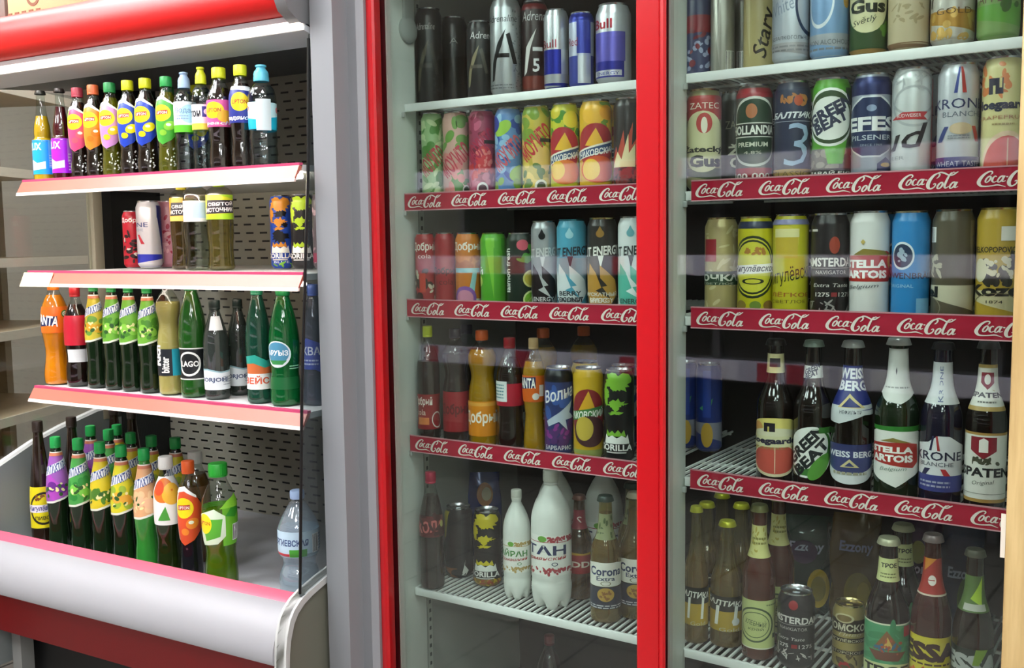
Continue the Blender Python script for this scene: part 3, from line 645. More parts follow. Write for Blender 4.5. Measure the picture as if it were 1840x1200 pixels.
can('fire', 'a2', 'energy_drink_can', 1102, 1156, 177, '24201f', 'dark can with pale red flames beside the red door frame', 'can', [S('7a2620', 12, 61, -1, 1, .1, .35, .3, .06), P('b84a38', (-.9, .3), (-.6, .5), (-.5, .42), (-.2, .66), (-.15, .5), (.2, .74), (.15, .5), (.5, .62), (.4, .3)), P('e8d8a8', (-.85, .28), (-.5, .44), (-.3, .36), (.0, .62), (.02, .42), (.3, .52), (.3, .28)), T('6e3a34', 'FIRE', -.9, .5, .12, .2, 0, 0, .02)])
def DOB(y, c='f2ece0', a0=-.95, a1=.9): return T(c, 'Добрый', a0, a1, y, y+.14, 0, 0, .025)
can('dob1', 'a3', 'soda_can', 746, 782, 419, 'a83236', 'red cola can with white name and brown drinks printed below', 'can', [DOB(.74), T('f0d8cc', 'cola', -.5, .4, .66, .72), S('3a2420', 14, 71, -1, 1, .06, .5, .3, .08), S('d8d0b8', 9, 72, -1, 1, .06, .5, .14, .05), R('c84434', -.4, 0, .2, .46)], Y=1.85)
can('dob2', 'a3', 'soda_can', 781, 819, 418, 'a42830', 'plain dark red can with black name in the middle left row', 'can', [T('4a1418', 'Добрый', -.95, .9, .42, .54, 0, 0, .03), T('5c181c', 'cola', -.4, .5, .3, .38)])
can('dob3', 'a3', 'soda_can', 818, 864, 418, 'd07c2e', 'orange soda can with a blue straw and white name', 'can', [S('b86420', 8, 81, -1, 1, .5, .7, .4, .05), DOB(.74), R('8fc4c8', -.8, .7, .47, .53), P('9ccdd0', (.25, .5), (.5, .5), (.3, .2), (.0, .2)), E('8a5aa8', -.2, .13, .62, .16), E('d08aa4', -.2, .13, .45, .11), R('ddd8cc', .4, .9, .05, .12)])
can('dob4', 'a3', 'soda_can', 863, 911, 418, '55a630', 'bright green lemon-lime can in the middle left row', 'can', [R('7cc440', -.4, .05, .04, .93), R('3c8a24', .4, 1, .04, .93), T('f0f4e8', 'й', -1, -.6, .45, .55), E('c8e070', -.85, .36, .22, .07)], rim='8cc86a')
can('laim', 'a3', 'soda_can', 910, 958, 418, '1a2a20', 'dark green can with sideways name, lime slices and a pink flower', 'can', [T('eef0ea', 'laimon fresh', -1.75, .35, .46, .56, 90, 0, .015), E('cf5a6c', .15, .84, .3, .07), S('4f9a3a', 7, 91, 0, .95, .6, .84, .34, .05), E('dcd888', .6, .4, .46, .115), E('c0b048', .6, .4, .38, .09), E('dbe8a0', .6, .13, .46, .115), E('7cb832', .6, .13, .38, .09), S('b8d870', 8, 92, .3, .9, .06, .2, .06, .05)])
def LIT(name, c, bolt, z, tx): return [R(c, -.2, .2, .8, .86), T(name[0], 'LIT ENERGY', -1, .92, .6, .7, 4, .15, .03), P(name[0], (-.2, .6), (.05, .6), (-.08, .46)), P(bolt, (-.95, .5), (-.7, .38), (-.62, .52), (-.1, .36), (-.12, .5), (.6, .34), (.75, .2), (.3, .06), (-.6, .06), (-.8, .2)), P(z, (-.3, .42), (.2, .28), (-.02, .27), (.35, .14), (-.3, .23), (-.05, .26)), T(tx, 'ENERGY', -.6, .5, .1, .15, 0, 0, .02)]
def DROP(c): return ('G', [E(c, -.1, .83, .17, .04), P(c, (-.25, .84), (-.1, .91), (.05, .84))])
can('lit1', 'a3', 'energy_drink_can', 954, 1001, 397, 'a9adb0', 'silver energy can with a black lightning flash', 'can', [*LIT(('e4e6e6',), 'a9adb0', '2a2224', 'd0d2d2', 'e8e8e8'), DROP('222426')], metal=.45)
can('lit2', 'a3', 'energy_drink_can', 1000, 1055, 394, '4a9ab4', 'teal energy can with a white lightning flash and coconut flavour', 'can', [R('7c9aa6', -2, 2, .02, .58), *LIT(('1f2c36',), '4a9ab4', 'd4dcde', '4a9ab4', '222a30'), T('26323a', 'BERRY', -.6, .4, .17, .22, 0, 0, .03), T('26323a', 'COCONUT', -.8, .5, .1, .155, 0, 0, .03), DROP('9fd0dc')], rim='5ab0cc')
can('lit3', 'a3', 'energy_drink_can', 1055, 1110, 391, '2a2622', 'black energy can with a gold lightning flash and gold rim', 'can', [*LIT(('f0eee6',), '2a2622', 'b88a3a', '2a2622', 'e6e0d0'), T('d8d4c8', 'МУСКАТНЫЙ', -.9, .7, .17, .22, 0, 0, .03), T('e8e4d8', 'МУСС', -.6, .2, .1, .155, 0, 0, .03), DROP('9a7434')], rim='c9b27a')
can('lit4', 'a3', 'energy_drink_can', 1110, 1164, 389, 'd5dcdc', 'white energy can with a mint lightning flash next to the door frame', 'can', [*LIT(('2a3436',), 'd5dcdc', '5ab8a4', 'e6f0ee', '2a4444'), DROP('6aa8b0')])
# lower row: bottles and cans
COLA = M('1d0f0c', .12); DARKG = M('121512', .08); ORG = M('cf7f0c', .25)
PET = thin('eef3f1', .06); GPET = thin('6f9a6a', .06)
bottle('cola0', 'a4', 'soda_bottle', 748, 790, 585, 'coke', PET, 'cola bottle with yellow-green cap beside the white door jamb', 'bottle', [R('8e2024', -2, 2, .12, .42), T('f0e6dc', 'Добрый', -1, .2, .31, .4, 0, 0, .02), T('e8d8c8', 'cola', -.9, -.2, .24, .29), R('d8824a', -.7, .0, .16, .22), O('d8d0c8', .5, .2, .35, .07)], None, COLA, .7, ('screw', 'c6cf2a'), Y=1.85)
bottle('cola1', 'a4', 'soda_bottle', 794, 843, 590, 'dobry', PET, 'cola bottle with dark purple cap and plain red label', 'bottle', [R('961c26', -2, 2, .11, .46), T('5a1016', 'Добрый', -.9, .7, .24, .36, 0, 0, .03)], None, COLA, .78, ('screw', '2e2436'))
bottle('oran1', 'a4', 'soda_bottle', 840, 893, 593, 'dobry', PET, 'orange soda bottle with orange cap and white name on its label', 'bottle', [R('dd8a1e', -2, 2, .1, .4), T('f6efe0', 'Добрый', -1, .85, .19, .32, 0, 0, .025), P('e9a94a', (-2, .36), (2, .36), (2, .39), (-2, .39))], None, M('b8860e', .2), .84, ('screw', 'd9622a'))
bottle('coke1', 'a4', 'soda_bottle', 891, 941, 606, 'coke', PET, 'cola bottle with red cap, red label and white price patch', 'bottle', [R('b02036', -2, 2, .4, .6), R('dfe3e2', -1.1, -.15, .44, .62), LINES('5f8a94', -.95, -.3, .46, .6, 5)], None, COLA, .82, ('screw', 'a51f2a'))
bottle('fan1', 'a4', 'soda_bottle', 938, 980, 607, 'fanta', PET, 'orange soda bottle with cream cap left of the dark blue can', 'bottle', [R('d9641c', -2, 2, .45, .68), P('1f2a5a', (-.9, .56), (.1, .58), (.1, .67), (-.9, .66)), T('f2f0ea', 'FANTA', -1, .1, .57, .66, 0, 0, .03), E('e8e4da', .1, .5, .2, .03), R('e8d8c8', .3, .6, .5, .6)], None, M('b8860e', .2), .8, ('screw', 'd2b080'))
can('barb', 'a4', 'soda_can', 978, 1030, 658, '2c3a6e', 'dark blue can with a white leaping wave and barberry name', 'can', [R('15171c', -2, 2, .84, .97), S('54346e', 10, 101, -1, 1, .1, .5, .4, .07), S('3a5aa0', 8, 102, -1, 1, .45, .8, .4, .06), T('e8e8ee', 'Волна', -.8, .8, .64, .78, 14, .3, .02), P('b9c4d4', (-.6, .4), (.0, .5), (.7, .64), (.5, .5), (.8, .44), (.3, .42), (.4, .3), (.0, .4), (-.5, .34)), S('8a3a8a', 6, 103, -.8, .4, .2, .36, .2, .03), T('d8d8e0', 'БАРБАРИС', -.7, .6, .08, .13, 0, 0, .02)])
can('och3', 'a4', 'soda_can', 1030, 1085, 659, 'c9a424', 'gold can with passion fruit, a red badge and a green slanted band', 'can', [E('8a2a2e', -.05, .5, .85, .28), P('d8a62a', (-.5, .52), (.0, .76), (.35, .52)), P('3f7a3e', (-1, .42), (.72, .5), (.72, .6), (-1, .52)), T('eef0e6', 'ОЧАКОВСКИЙ', -1.2, .75, .46, .56, 5, .2, .03), E('4a2c2e', .05, .32, .75, .17), E('c8b048', -.2, .35, .4, .13), R('9aa45a', -2, 2, .03, .12)])
def GOR(c): return [RAG(c, -.1, .87, .75, .12, 5), RAG(c, -.65, .74, .2, .13, 6), RAG('131315', -.02, .75, .5, .055, 7), RAG(c, -.1, .63, .5, .07, 8), RAG('131315', .2, .6, .24, .04, 9), RAG(c, -.15, .545, .36, .025, 11), RAG('131315', -.1, .44, .6, .1, 12), P(c, (-.6, .3), (-.55, .37), (-.44, .33), (-.3, .36), (-.18, .33), (-.05, .37), (.08, .33), (.2, .37), (.28, .3)), P('eceee8', (-.7, .22), (-.62, .32), (-.48, .285), (-.3, .31), (-.1, .28), (.1, .31), (.28, .285), (.36, .32), (.45, .22)), T('f0f0ec', 'GORILLA', -1.02, .6, .145, .215, 0, 0, .03), R('d0d0cc', -.6, .3, .12, .135)]
can('gor1', 'a4', 'energy_drink_can', 1085, 1140, 662, '17191a', 'black energy can with ragged lime-green patches on the lower strip shelf', 'can', GOR('7fb83a'))
# bottom wire shelf
bottle('bcola', 'a5', 'soda_bottle', 752, 797, 847, 'plain', PET, 'cola bottle with raspberry-red cap at the left wall on the bottom wire shelf', 'bottle', [R('5c1c20', -2, 2, .46, .64), T('c86a68', 'КОЛА', -.9, .7, .5, .6, 6, .1, .03), S('3a1014', 8, 111, -1, 1, .46, .64, .3, .03), E('a8a860', .6, .57, .12, .03)], None, COLA, .8, ('screw', 'b02a48'), Y=1.845)
can('gor2', 'a5', 'energy_drink_can', 799, 850, 908, '16161a', 'black energy can turned sideways, leftmost on the bottom wire shelf', 'can', [P('c8b838', (-1, .95), (-.5, .95), (-.7, .6), (-1, .5)), R('2e2e32', .1, .75, .2, .92), P('d8d8d2', (.1, .06), (.3, .28), (.25, .2), (.45, .12), (.3, .05)), R('7a4a2c', -1, -.1, .02, .16), T('e8e8e4', 'A', -1, -.75, .18, .26)], Y=1.945)
can('gor3', 'a5', 'energy_drink_can', 850, 901, 914, '141416', 'black energy can with ragged yellow patches, beside the small white bottle', 'can', GOR('d2c21e')+[R('8a6a24', -2, 2, .02, .115), S('c8a832', 10, 121, -1, 1, .03, .1, .16, .02), S('9a4a2c', 6, 122, -1, 1, .03, .1, .16, .02)], Y=1.93)
MILK = M('dfe2dc', .3)
def TANB(c1, c2, t1, t2): return [R('eeeee8', -2, 2, .26, .55), R(c2, -2, 2, .5, .505), S(c2, 26, 131, -.1, 1, .51, .54, .09, .014), S(c2, 30, 132, -1, 1, .27, .31, .09, .013), E('6aa83a', -.3, .525, .15, .022), T(c1, t1, -.95, .5, .41, .48, 0, 0, .03), T('b03a3a', t2, -.95, .5, .365, .4, 3, .2, .01), O(c1, .1, .345, .1, .014, .3)]
bottle('tan1', 'a5', 'yogurt_drink_bottle', 903, 954, 879, 'tan', MILK, 'small white milky drink bottle with green lettering', 'bottle', TANB('4f8a4a', 'b89a5a', 'АЙРАН', 'Домашний'), None, None, 0, ('screw', 'e2e2d8'), petal=1, Y=1.895)
bottle('tan2', 'a5', 'yogurt_drink_bottle', 953, 1027, 843, 'tan', MILK, 'large white milky drink bottle with dark blue lettering and red border', 'bottle', TANB('26305a', 'a83a44', 'ТАН', 'армянский'), None, None, 0, ('screw', 'dcdcd2'), petal=1, Y=1.89)
AMB = thin('d6cc9a', .07, .15, '9a8c4a'); BRN = M('2a1206', .06, coat=.6)
AMBL = thin('d0ac50', .03, .35, 'b08c28')
bottle('redd', 'a5', 'beer_bottle', 1018, 1064, 888, 'beer', thin('b88a48', .07, .3, '6a4a1c'), 'beer bottle with dark red label behind the white milky bottle', 'bottle', [R('9a2a2e', -2, 2, .26, .44), P('c89a3a', (-2, .44), (2, .44), (2, .48), (.2, .455), (-2, .49)), T('efe0d0', 'REDDS', -1.2, .9, .32, .38, 0, 0, .03)], [R('8a2436', -2, 2, .68, .86), T('e6d6d0', 'S', -.25, .25, .72, .8)], None, 0, ('crown', '8a5a50'), Y=1.965)
CRN = [R('eceae0', -2, 2, .3, .475), P('eceae0', (-.9, .475), (.9, .475), (.5, .49), (-.5, .49)), T('26325c', 'Corona', -.75, .75, .385, .455, 0, 0, .03), T('26325c', 'Extra', -.4, .4, .345, .38, 0, 0, .02), O('8a8468', 0, .325, .22, .018, .2), R('1c2238', -2, 2, .12, .295), E('b8923a', 0, .235, .36, .055), S('8a5a24', 10, 141, -.2, .2, .2, .27, .1, .012), LINES('c8c8cc', -.8, .8, .12, .155, 2)]
bottle('cor1', 'a5', 'beer_bottle', 1060, 1116, 889, 'beer', AMB, 'clear lager bottle with white and dark blue label, nearest the red bottle', 'bottle', CRN, [R('8a9068', -.8, .8, .66, .86), S('4a5a34', 8, 142, -.7, .7, .68, .84, .2, .03)], AMBL, .86, ('crown', '3a4a44'), Y=1.875)
bottle('cor2', 'a5', 'beer_bottle', 1113, 1169, 883, 'beer', AMB, 'clear lager bottle with white and dark blue label, cut by the door frame', 'bottle', CRN, None, AMBL, .86, ('crown', 'c8c0a8'), Y=1.925)
# ---- right glass-door cooler (unit 2)
row('b1', 2, .308, 1.834, 'beer cans on the top wire shelf behind the right glass door')
row('b2', 2, .087, 1.834, 'beer cans on the upper red-strip shelf behind the right glass door')
row('b3', 2, -.153, 1.834, 'beer cans on the middle red-strip shelf behind the right glass door')
row('b4', 2, -.470, 1.834, 'beer bottles on the lower red-strip shelf behind the right glass door')
row('b5', 2, -.820, 1.834, 'beers on the bottom wire shelf behind the right glass door')
HC = .168
can('t1', 'b1', 'beer_can', 1233, 1280, -60, '3a4266', 'navy and red can in the left corner of the top shelf', 'can', [R('8a2a34', -1, 1, .55, .75), S('9aa2bc', 16, 151, -1, 1, .1, .5, .15, .05), S('7a2834', 8, 152, -1, 1, .0, .6, .2, .05)], Y=1.9, H=HC)
can('t2', 'b1', 'beer_can', 1277, 1321, -70, '9c9a90', 'silver can turned to its barcode between navy and grey cans', 'can', [R('b8b6ac', -.6, -.1, .02, .93), BAR(.2, .8, .08, .3, 4)], metal=.5, Y=1.9, H=HC)
can('t3', 'b1', 'beer_can', 1313, 1357, -80, '74726a', 'dark grey can with a small barcode left of the gold script can', 'can', [BAR(-.3, .3, .08, .34, 5), R('8a887e', .5, .9, .02, .95)], metal=.5, Y=1.965, H=HC)
can('t4', 'b1', 'beer_can', 1336, 1398, -90, 'c2b37c', 'gold can with black handwritten name running upward', 'can', [T('2a2620', 'Stary', -.75, 1.2, .34, .56, 78, .3, .01), R('d6ca9a', -.7, -.35, .02, .95)], Y=1.905, H=HC)
can('t5', 'b1', 'beer_can', 1388, 1457, -95, 'c6ccd4', 'silver-white can with a large dark blue ring', 'can', [R('b4bcc8', -2, -.3, .3, .95), O('2c3f5e', .75, .62, .62, .33, .14), T('8a96a8', 'White', -.9, .1, .52, .66, 20, .3), T('6a7078', 'БЕЗАЛКОГОЛЬНОЕ', -.8, .8, .25, .29), R('b0aeb0', -2, 2, .03, .22), LINES('8a8a90', -.8, .8, .12, .2, 2)], metal=.3, H=HC)
can('t6', 'b1', 'beer_can', 1456, 1529, -105, '7fa4cc', 'light blue can with a large white zero', 'can', [O('dfe6ec', -.35, .62, .5, .3, .13), E('c89a4a', .6, .6, .14, .08), R('a9aeb4', -2, 2, .03, .26), T('5a6068', 'NON ALCOHOLIC', -.8, .8, .15, .2), LINES('7a8088', -.8, .8, .08, .13, 1)], metal=.2, H=HC)
GUS = lambda dk: [E('d9d5a8', -.05, .55, .85, .33), T('1f2416', 'Žatecký', -.75, .8, .58, .68, 6, 0, .03), T('1f2416', "Gus", -.75, .65, .42, .56, 0, 0, .045)]
can('t7', 'b1', 'beer_can', 1528, 1597, -112, '2c4a24', 'dark green can with black two-line name on a cream oval, top shelf', 'can', GUS(0)+[T('2e3220', 'Světlý', -.6, .3, .3, .38, 12, .3), S('5c8a34', 4, 161, .5, 1, .18, .3, .2, .05), R('b08a4a', -2, 2, .02, .06)], H=HC)
can('t8', 'b1', 'beer_can', 1597, 1674, -122, 'c3b493', 'cream can with brown capitals and a faint emblem', 'can', [T('5a4430', 'BREWED', -.9, .6, .6, .68, 0, 0, .02), S('a2936e', 10, 165, -.5, .6, .28, .44, .2, .02), R('8a6a4a', -2, 2, .03, .08)], H=HC)
can('t9', 'b1', 'beer_can', 1674, 1756, -132, 'c9c6bc', 'white can with a gold lower third and black stroke', 'can', [R('b88a3a', -2, 2, .06, .34), S('d2aa5a', 12, 171, -1, 1, .08, .32, .2, .05), P('26241f', (-.8, .38), (-.72, .38), (-.5, .7), (-.6, .7)), T('6a4a2a', 'GOLD', -.5, .6, .3, .36)], metal=.35, H=HC)
can('t10', 'b1', 'beer_can', 1758, 1838, -144, '7a9a5a', 'pale can with red fruit above a green base ending the top shelf', 'can', [R('b0b49a', -2, 2, .4, .95), R('5f9a3c', -2, 2, .05, .34), E('b85a4a', -.1, .6, .5, .17), T('5a3a2e', 'APPLE', -.7, .3, .36, .44), S('3a5a2c', 5, 181, 0, 1, .3, .6, .2, .05)], H=HC)
can('gus2', 'b2', 'beer_can', 1234, 1297, 162, '8f8a62', 'cream and red can with a goose emblem and black two-line name, upper row left end', 'can', [R('3a4a2a', -2, 2, .02, .22), R('a83a38', -2, 2, .7, .93), E('cfcba0', -.05, .48, .95, .3), T('e8dcc8', 'ZATEC', -.6, .6, .8, .86), E('b84440', 0, .66, .3, .1), E('e2dcc6', 0, .64, .12, .08), T('1e2318', 'Žatecký', -1, .85, .36, .45, 0, 0, .035), T('1e2318', 'Gus', -.6, .7, .23, .35, 0, 0, .05)], rim='b8a47a')
can('gus3', 'b2', 'beer_can', 1291, 1352, 166, '33342c', 'dark can with half-hidden cream name behind the green oval can', 'can', [T('c8c6b0', 'Ža', -.3, .5, .36, .47, 0, 0, .03), T('c8c6b0', 'Gus', -.2, .8, .23, .34, 0, 0, .03), T('8a8a74', 'ZATEC', -.4, .6, .62, .7)], Y=1.912)
can('holl', 'b2', 'beer_can', 1322, 1389, 154, '5a5c56', 'can with dark green rounded panel and a red band at top and bottom', 'can', [R('9c2a32', -2, 2, .87, .96), R('9c2a32', -2, 2, .02, .2), E('d8dcd2', 0, .68, .84, .2), E('d8dcd2', 0, .4, .84, .19), R('d8dcd2', -.84, .84, .42, .68), E('1f3d2a', 0, .68, .76, .175), E('1f3d2a', 0, .4, .76, .165), R('1f3d2a', -.76, .76, .42, .68), E('b8744a', -.1, .74, .2, .07), R('e4e6da', -.84, .84, .49, .63), R('15201a', -.84, .84, .5, .62), T('eef0e6', 'HOLLANDIA', -.9, .8, .515, .605, 0, 0, .04), T('d8dcc8', 'PREMIUM', -.6, .5, .4, .445, 0, 0, .02), T('c8ccb8', '4.8%', -.35, .25, .33, .36), T('e8dcd2', '100 000', -.8, .6, .09, .15, 0, 0, .02)])
can('balt', 'b2', 'beer_can', 1391, 1458, 148, '232e48', 'navy can with a big pale blue 3 and a gold base', 'can', [S('b87a44', 9, 191, -.5, .5, .78, .86, .18, .03), E('c05a3a', .2, .81, .16, .05), T('e8ecf0', 'БАЛТИКА', -.85, .98, .645, .705, 0, .25, .04), R('b8c0cc', -2, 2, .615, .62), T('9fb8d4', '3', -.3, .62, .2, .6, 0, .1, -.01), R('a98a4a', -2, 2, .03, .17), T('6a5424', 'CLASSIC', -.8, .6, .1, .15)])
GB = lambda: [E('eef0ea', -.05, .63, .92, .27), E('2f4a26', -.05, .63, .84, .245), E('e9ece4', -.05, .62, .78, .2), T('26304a', 'GREEN', -.95, .8, .635, .745, 27, 0, .05), T('26304a', 'BEAT', -.65, .6, .535, .635, 27, 0, .05)]
can('beat', 'b2', 'beer_can', 1459, 1530, 142, '55a02c', 'bright green can with a tilted round badge in two-line dark capitals', 'can', [R('2f4a26', .5, 1.6, .1, .9), R('5a564c', -2, 2, .14, .34), S('8a8678', 12, 201, -.8, .8, .16, .34, .22, .04), P('5fae34', (-.1, .2), (.4, .2), (.6, .45), (-.3, .45))]+GB()+[R('23241f', -2, 2, .03, .16), T('eceae2', 'ДАВАЙ БИТ', -.9, .8, .09, .14, 0, .1, .03)])
can('efes', 'b2', 'beer_can', 1530, 1603, 134, 'a8b0bc', 'silver and navy can with a large white four-letter name', 'can', [R('232f62', -2, 2, .84, .96), P('232f62', (-2, .86), (2, .86), (2, .72), (.9, .8), (-.9, .8), (-2, .72)), P('e4e8ee', (-.96, .36), (-.7, .3), (-.3, .24), (.3, .24), (.7, .3), (.96, .36), (.96, .66), (.7, .72), (.3, .79), (-.3, .79), (-.7, .72), (-.96, .66)), P('24365e', (-.92, .37), (-.66, .31), (-.28, .255), (.28, .255), (.66, .31), (.92, .37), (.92, .65), (.66, .705), (.28, .775), (-.28, .775), (-.66, .705), (-.92, .65)), E('8fa0bc', 0, .68, .16, .03), R('f4f6f8', -1, 1, .475, .48), T('f4f6f8', 'EFES', -.95, .95, .475, .605, 0, 0, .04), T('c8d2de', 'PILSENER', -.75, .75, .395, .44, 0, 0, .01), T('9fb0c4', 'SINCE 1969', -.35, .35, .34, .36), P('2a3562', (.2, .12), (.2, .18), (.5, .24), (.85, .18), (.85, .12)), E('c8a040', .52, .17, .2, .02)], metal=.45)
can('bud', 'b2', 'beer_can', 1602, 1676, 124, 'd2d6d6', 'white and silver can with black script ending and a red flag', 'can', [O('b4b8ba', .1, .78, .95, .2, .1), O('b8bcbe', .1, .66, .8, .18, .12), S('b9bdbf', 12, 211, -.9, .9, .8, .95, .3, .012), P('c23a3e', (-.75, .55), (-.3, .61), (.55, .61), (.4, .57), (.55, .54)), T('f0e6e4', 'BUDWEISER', -.5, .3, .565, .595), R('c23a40', .8, 1.3, .1, .9), T('1d1d20', 'Bud', -2.1, .62, .27, .47, 8, .35, .01), T('8a9090', 'BEER', -.9, -.2, .2, .23)], metal=.25)
can('krone', 'b2', 'beer_can', 1684, 1761, 116, 'c9ccd2', 'silver-white can with slim blue and red strokes and a navy base', 'can', [P('3b4a94', (-.14, .74), (-.03, .74), (.05, .96), (.0, .96)), P('c2443c', (.12, .74), (.25, .74), (.13, .96), (.06, .96)), T('38406a', 'KRONE', -.92, .97, .61, .695, 0, 0, .005), T('7a8290', 'BLANCHE', -.5, .88, .54, .585), P('3b4a86', (-.72, .33), (-.5, .33), (-.28, .46), (-.42, .46)), P('c2443c', (.6, .33), (.82, .33), (.6, .46), (.45, .46)), E('e0c8a4', .1, .44, .36, .05), LINES('9a9ea8', -.3, .4, .35, .39, 2), R('2c3276', -2, 2, .03, .2), T('c4c8dc', 'WHEAT TASTE', -.75, .8, .12, .165)], metal=.3)
HGP = lambda: [S('d8824a', 12, 221, -1, .2, .7, .95, .3, .035), T('2a2c40', 'Hoegaarden', -1.05, 1.3, .545, .645, 0, 0, .05)]
can('hoe', 'b2', 'beer_can', 1764, 1840, 104, 'd9cf94', 'cream can with dark crest, blackletter name and grapefruit slice', 'can', HGP()+[R('2a2a3c', -.45, .02, .69, .82), R('d9cf94', -.3, -.22, .69, .76), R('d9cf94', -.1, -.02, .74, .82), T('b07a5a', 'GRAPEFRUIT', -.95, .9, .485, .515), LINES('b09a6a', -.3, .4, .43, .46, 1), E('e8c8a8', .2, .06, .9, .33), E('d2574a', .2, .06, .8, .29), R('e0b090', .18, .22, .06, .33)])
can('och', 'b3', 'beer_can', 1266, 1327, 391, 'c2b27a', 'gold can with a green band and a red shield, middle row left end', 'can', [S('e0d4a0', 20, 231, -1, 1, .05, .9, .3, .02), P('a8202c', (-.8, .55), (-.2, .55), (-.2, .78), (-.8, .78)), R('2f4a34', -2, 2, .31, .45), T('eef0e4', 'ТОЧКА', -1.3, .75, .35, .42, 0, 0, .04), T('d8dcc8', 'СВЕТЛОЕ', -.9, .5, .315, .335)], metal=.25, rim='d8c48a', Y=1.86)
ZHI = lambda: [E('26331c', -.1, .5, .92, .31), E('d6d23a', -.1, .5, .84, .285), E('26331c', -.1, .5, .8, .27), E('d8d440', -.1, .5, .74, .25)]
can('zh1', 'b3', 'beer_can', 1325, 1391, 389, 'c9c41e', 'bright yellow can with a black-ringed oval and white name band', 'can', [R('26304a', -2, 2, .88, .95)]+ZHI()+[S('b8803a', 9, 241, -.5, .3, .62, .7, .14, .025), P('f0efe6', (-1.1, .42), (.9, .45), (.9, .54), (-1.1, .51)), T('23262a', 'Жигулёвское', -1.02, .82, .44, .52, 1, .3, .02), O('2e3420', -.1, .36, .4, .03, .3), E('8a7a30', -.55, .12, .22, .05), E('6f8a34', -.0, .12, .2, .045), E('8a6a34', .5, .12, .22, .05)], rim='d0c890')
can('zh2', 'b3', 'beer_can', 1388, 1454, 385, 'c8c22c', 'yellow can with a printed beer mug and black handwritten name', 'can', [E('d9c84a', -.2, .75, .5, .14), R('cdb43a', -.6, .25, .58, .8), R('e6dfa0', -.65, .3, .78, .86), T('2a2a1c', 'Жигулёвское', -1.1, 1.1, .33, .5, 12, .3, .0), T('a86a2a', 'ЛЁГКОЕ', -.8, .8, .21, .26, 0, 0, .02), T('6a5a20', 'СВЕТЛОЕ', -.8, .6, .15, .18), R('8a8ab0', -2, 2, .9, .95)], rim='b0aec0')
can('amst', 'b3', 'beer_can', 1457, 1527, 383, '211d1e', 'black can with white arched capitals and a red emblem, middle row', 'can', [E('a2402e', .15, .7, .18, .08), R('d8d2cc', -.75, -.45, .83, .85), R('c8c4c0', -.9, .95, .485, .49), T('eeeae4', 'AMSTERDAM', -.98, 1.1, .5, .585, 0, 0, .03), T('cac6c0', 'NAVIGATOR', -.5, .6, .43, .465), T('d8d4cc', 'Extra Taste', -.6, .7, .31, .345, 0, .2), T('d8d4cc', '1275', -.5, .0, .22, .26, 0, 0, .02), R('8a2a2e', .05, .25, .22, .26), T('d8d4cc', '1275', .3, .8, .22, .26), S('9a9692', 12, 251, -.9, .9, .07, .17, .18, .012)])
STL = lambda y: [P('f2f0ea', (-1, y+.02), (1, y+.02), (1, y+.2), (-1, y+.2)), P('b03028', (-1.05, y+.005), (.75, y+.0), (.98, y+.04), (.95, y+.24), (.6, y+.28), (.0, y+.24), (-1.05, y+.235)), T('f4f2ec', 'STELLA', -.98, .62, y+.125, y+.2, 0, 0, .05), T('f4f2ec', 'ARTOIS', -.9, .62, y+.03, y+.105, 0, 0, .05)]
can('stel', 'b3', 'beer_can', 1527, 1600, 379, 'dcdcd8', 'white can with a red cartouche and a gold horn', 'can', STL(.36)+[P('8a7a34', (-.6, .6), (-.2, .66), (.5, .64), (.7, .6)), E('c8a850', .8, .55, .14, .07), T('5a5e64', 'Belgium', -.8, .3, .29, .335, 4, .3), P('c8b060', (-.3, .72), (-.22, .745), (-.14, .72), (-.22, .695))])
can('lowe', 'b3', 'beer_can', 1602, 1673, 379, '2a84c4', 'bright blue can with a white-framed lion badge', 'can', [E('d8e4ea', -.3, .6, .42, .125), E('1f3450', -.3, .6, .36, .105), S('9fb4c4', 8, 261, -.5, -.1, .53, .66, .1, .025), T('1c2a44', 'LÖWENBRÄU', -1.15, .85, .395, .46, 0, 0, .02), T('a8d0ea', 'ORIGINAL', -.85, .1, .315, .345), R('7ab4d8', .2, .75, .08, .22)], rim='c8c0a0')
can('koz1', 'b3', 'beer_can', 1674, 1753, 376, '57503f', 'brown and cream can with cut-off black name, second from the right', 'can', [R('cac4aa', -2, 2, .02, .34), BAR(-.95, -.6, .72, .84, 6, 5), S('b0aa90', 10, 271, -1, -.4, .42, .6, .2, .02), T('1d1c18', 'Kozel', -2.2, -.45, .23, .33, 0, 0, .05), O('8a8670', -.85, .14, .5, .1, .06), R('7a735c', .55, .75, .02, .9)], rim='8a8474')
can('koz2', 'b3', 'beer_can', 1754, 1832, 373, 'b89a34', 'gold can with a black goat drawing and name, right end of middle row', 'can', [R('cdc39a', -2, 2, .02, .3), T('2a261a', 'VELKOPOPOVICKY', -.9, .9, .62, .67, 0, 0, .02), S('2c281e', 16, 281, -.4, .55, .36, .6, .26, .05), S('d8cfae', 14, 282, -.35, .5, .38, .58, .14, .03), E('d0c8a4', -.55, .47, .25, .1), T('1b1a16', 'Kozel', -1, .95, .25, .35, 0, 0, .05), T('3a3628', '1874', -.3, .2, .19, .215), O('6a6448', 0, .12, .95, .16, .04), R('e8e4da', .1, .9, .72, .84)], rim='c8b46a')
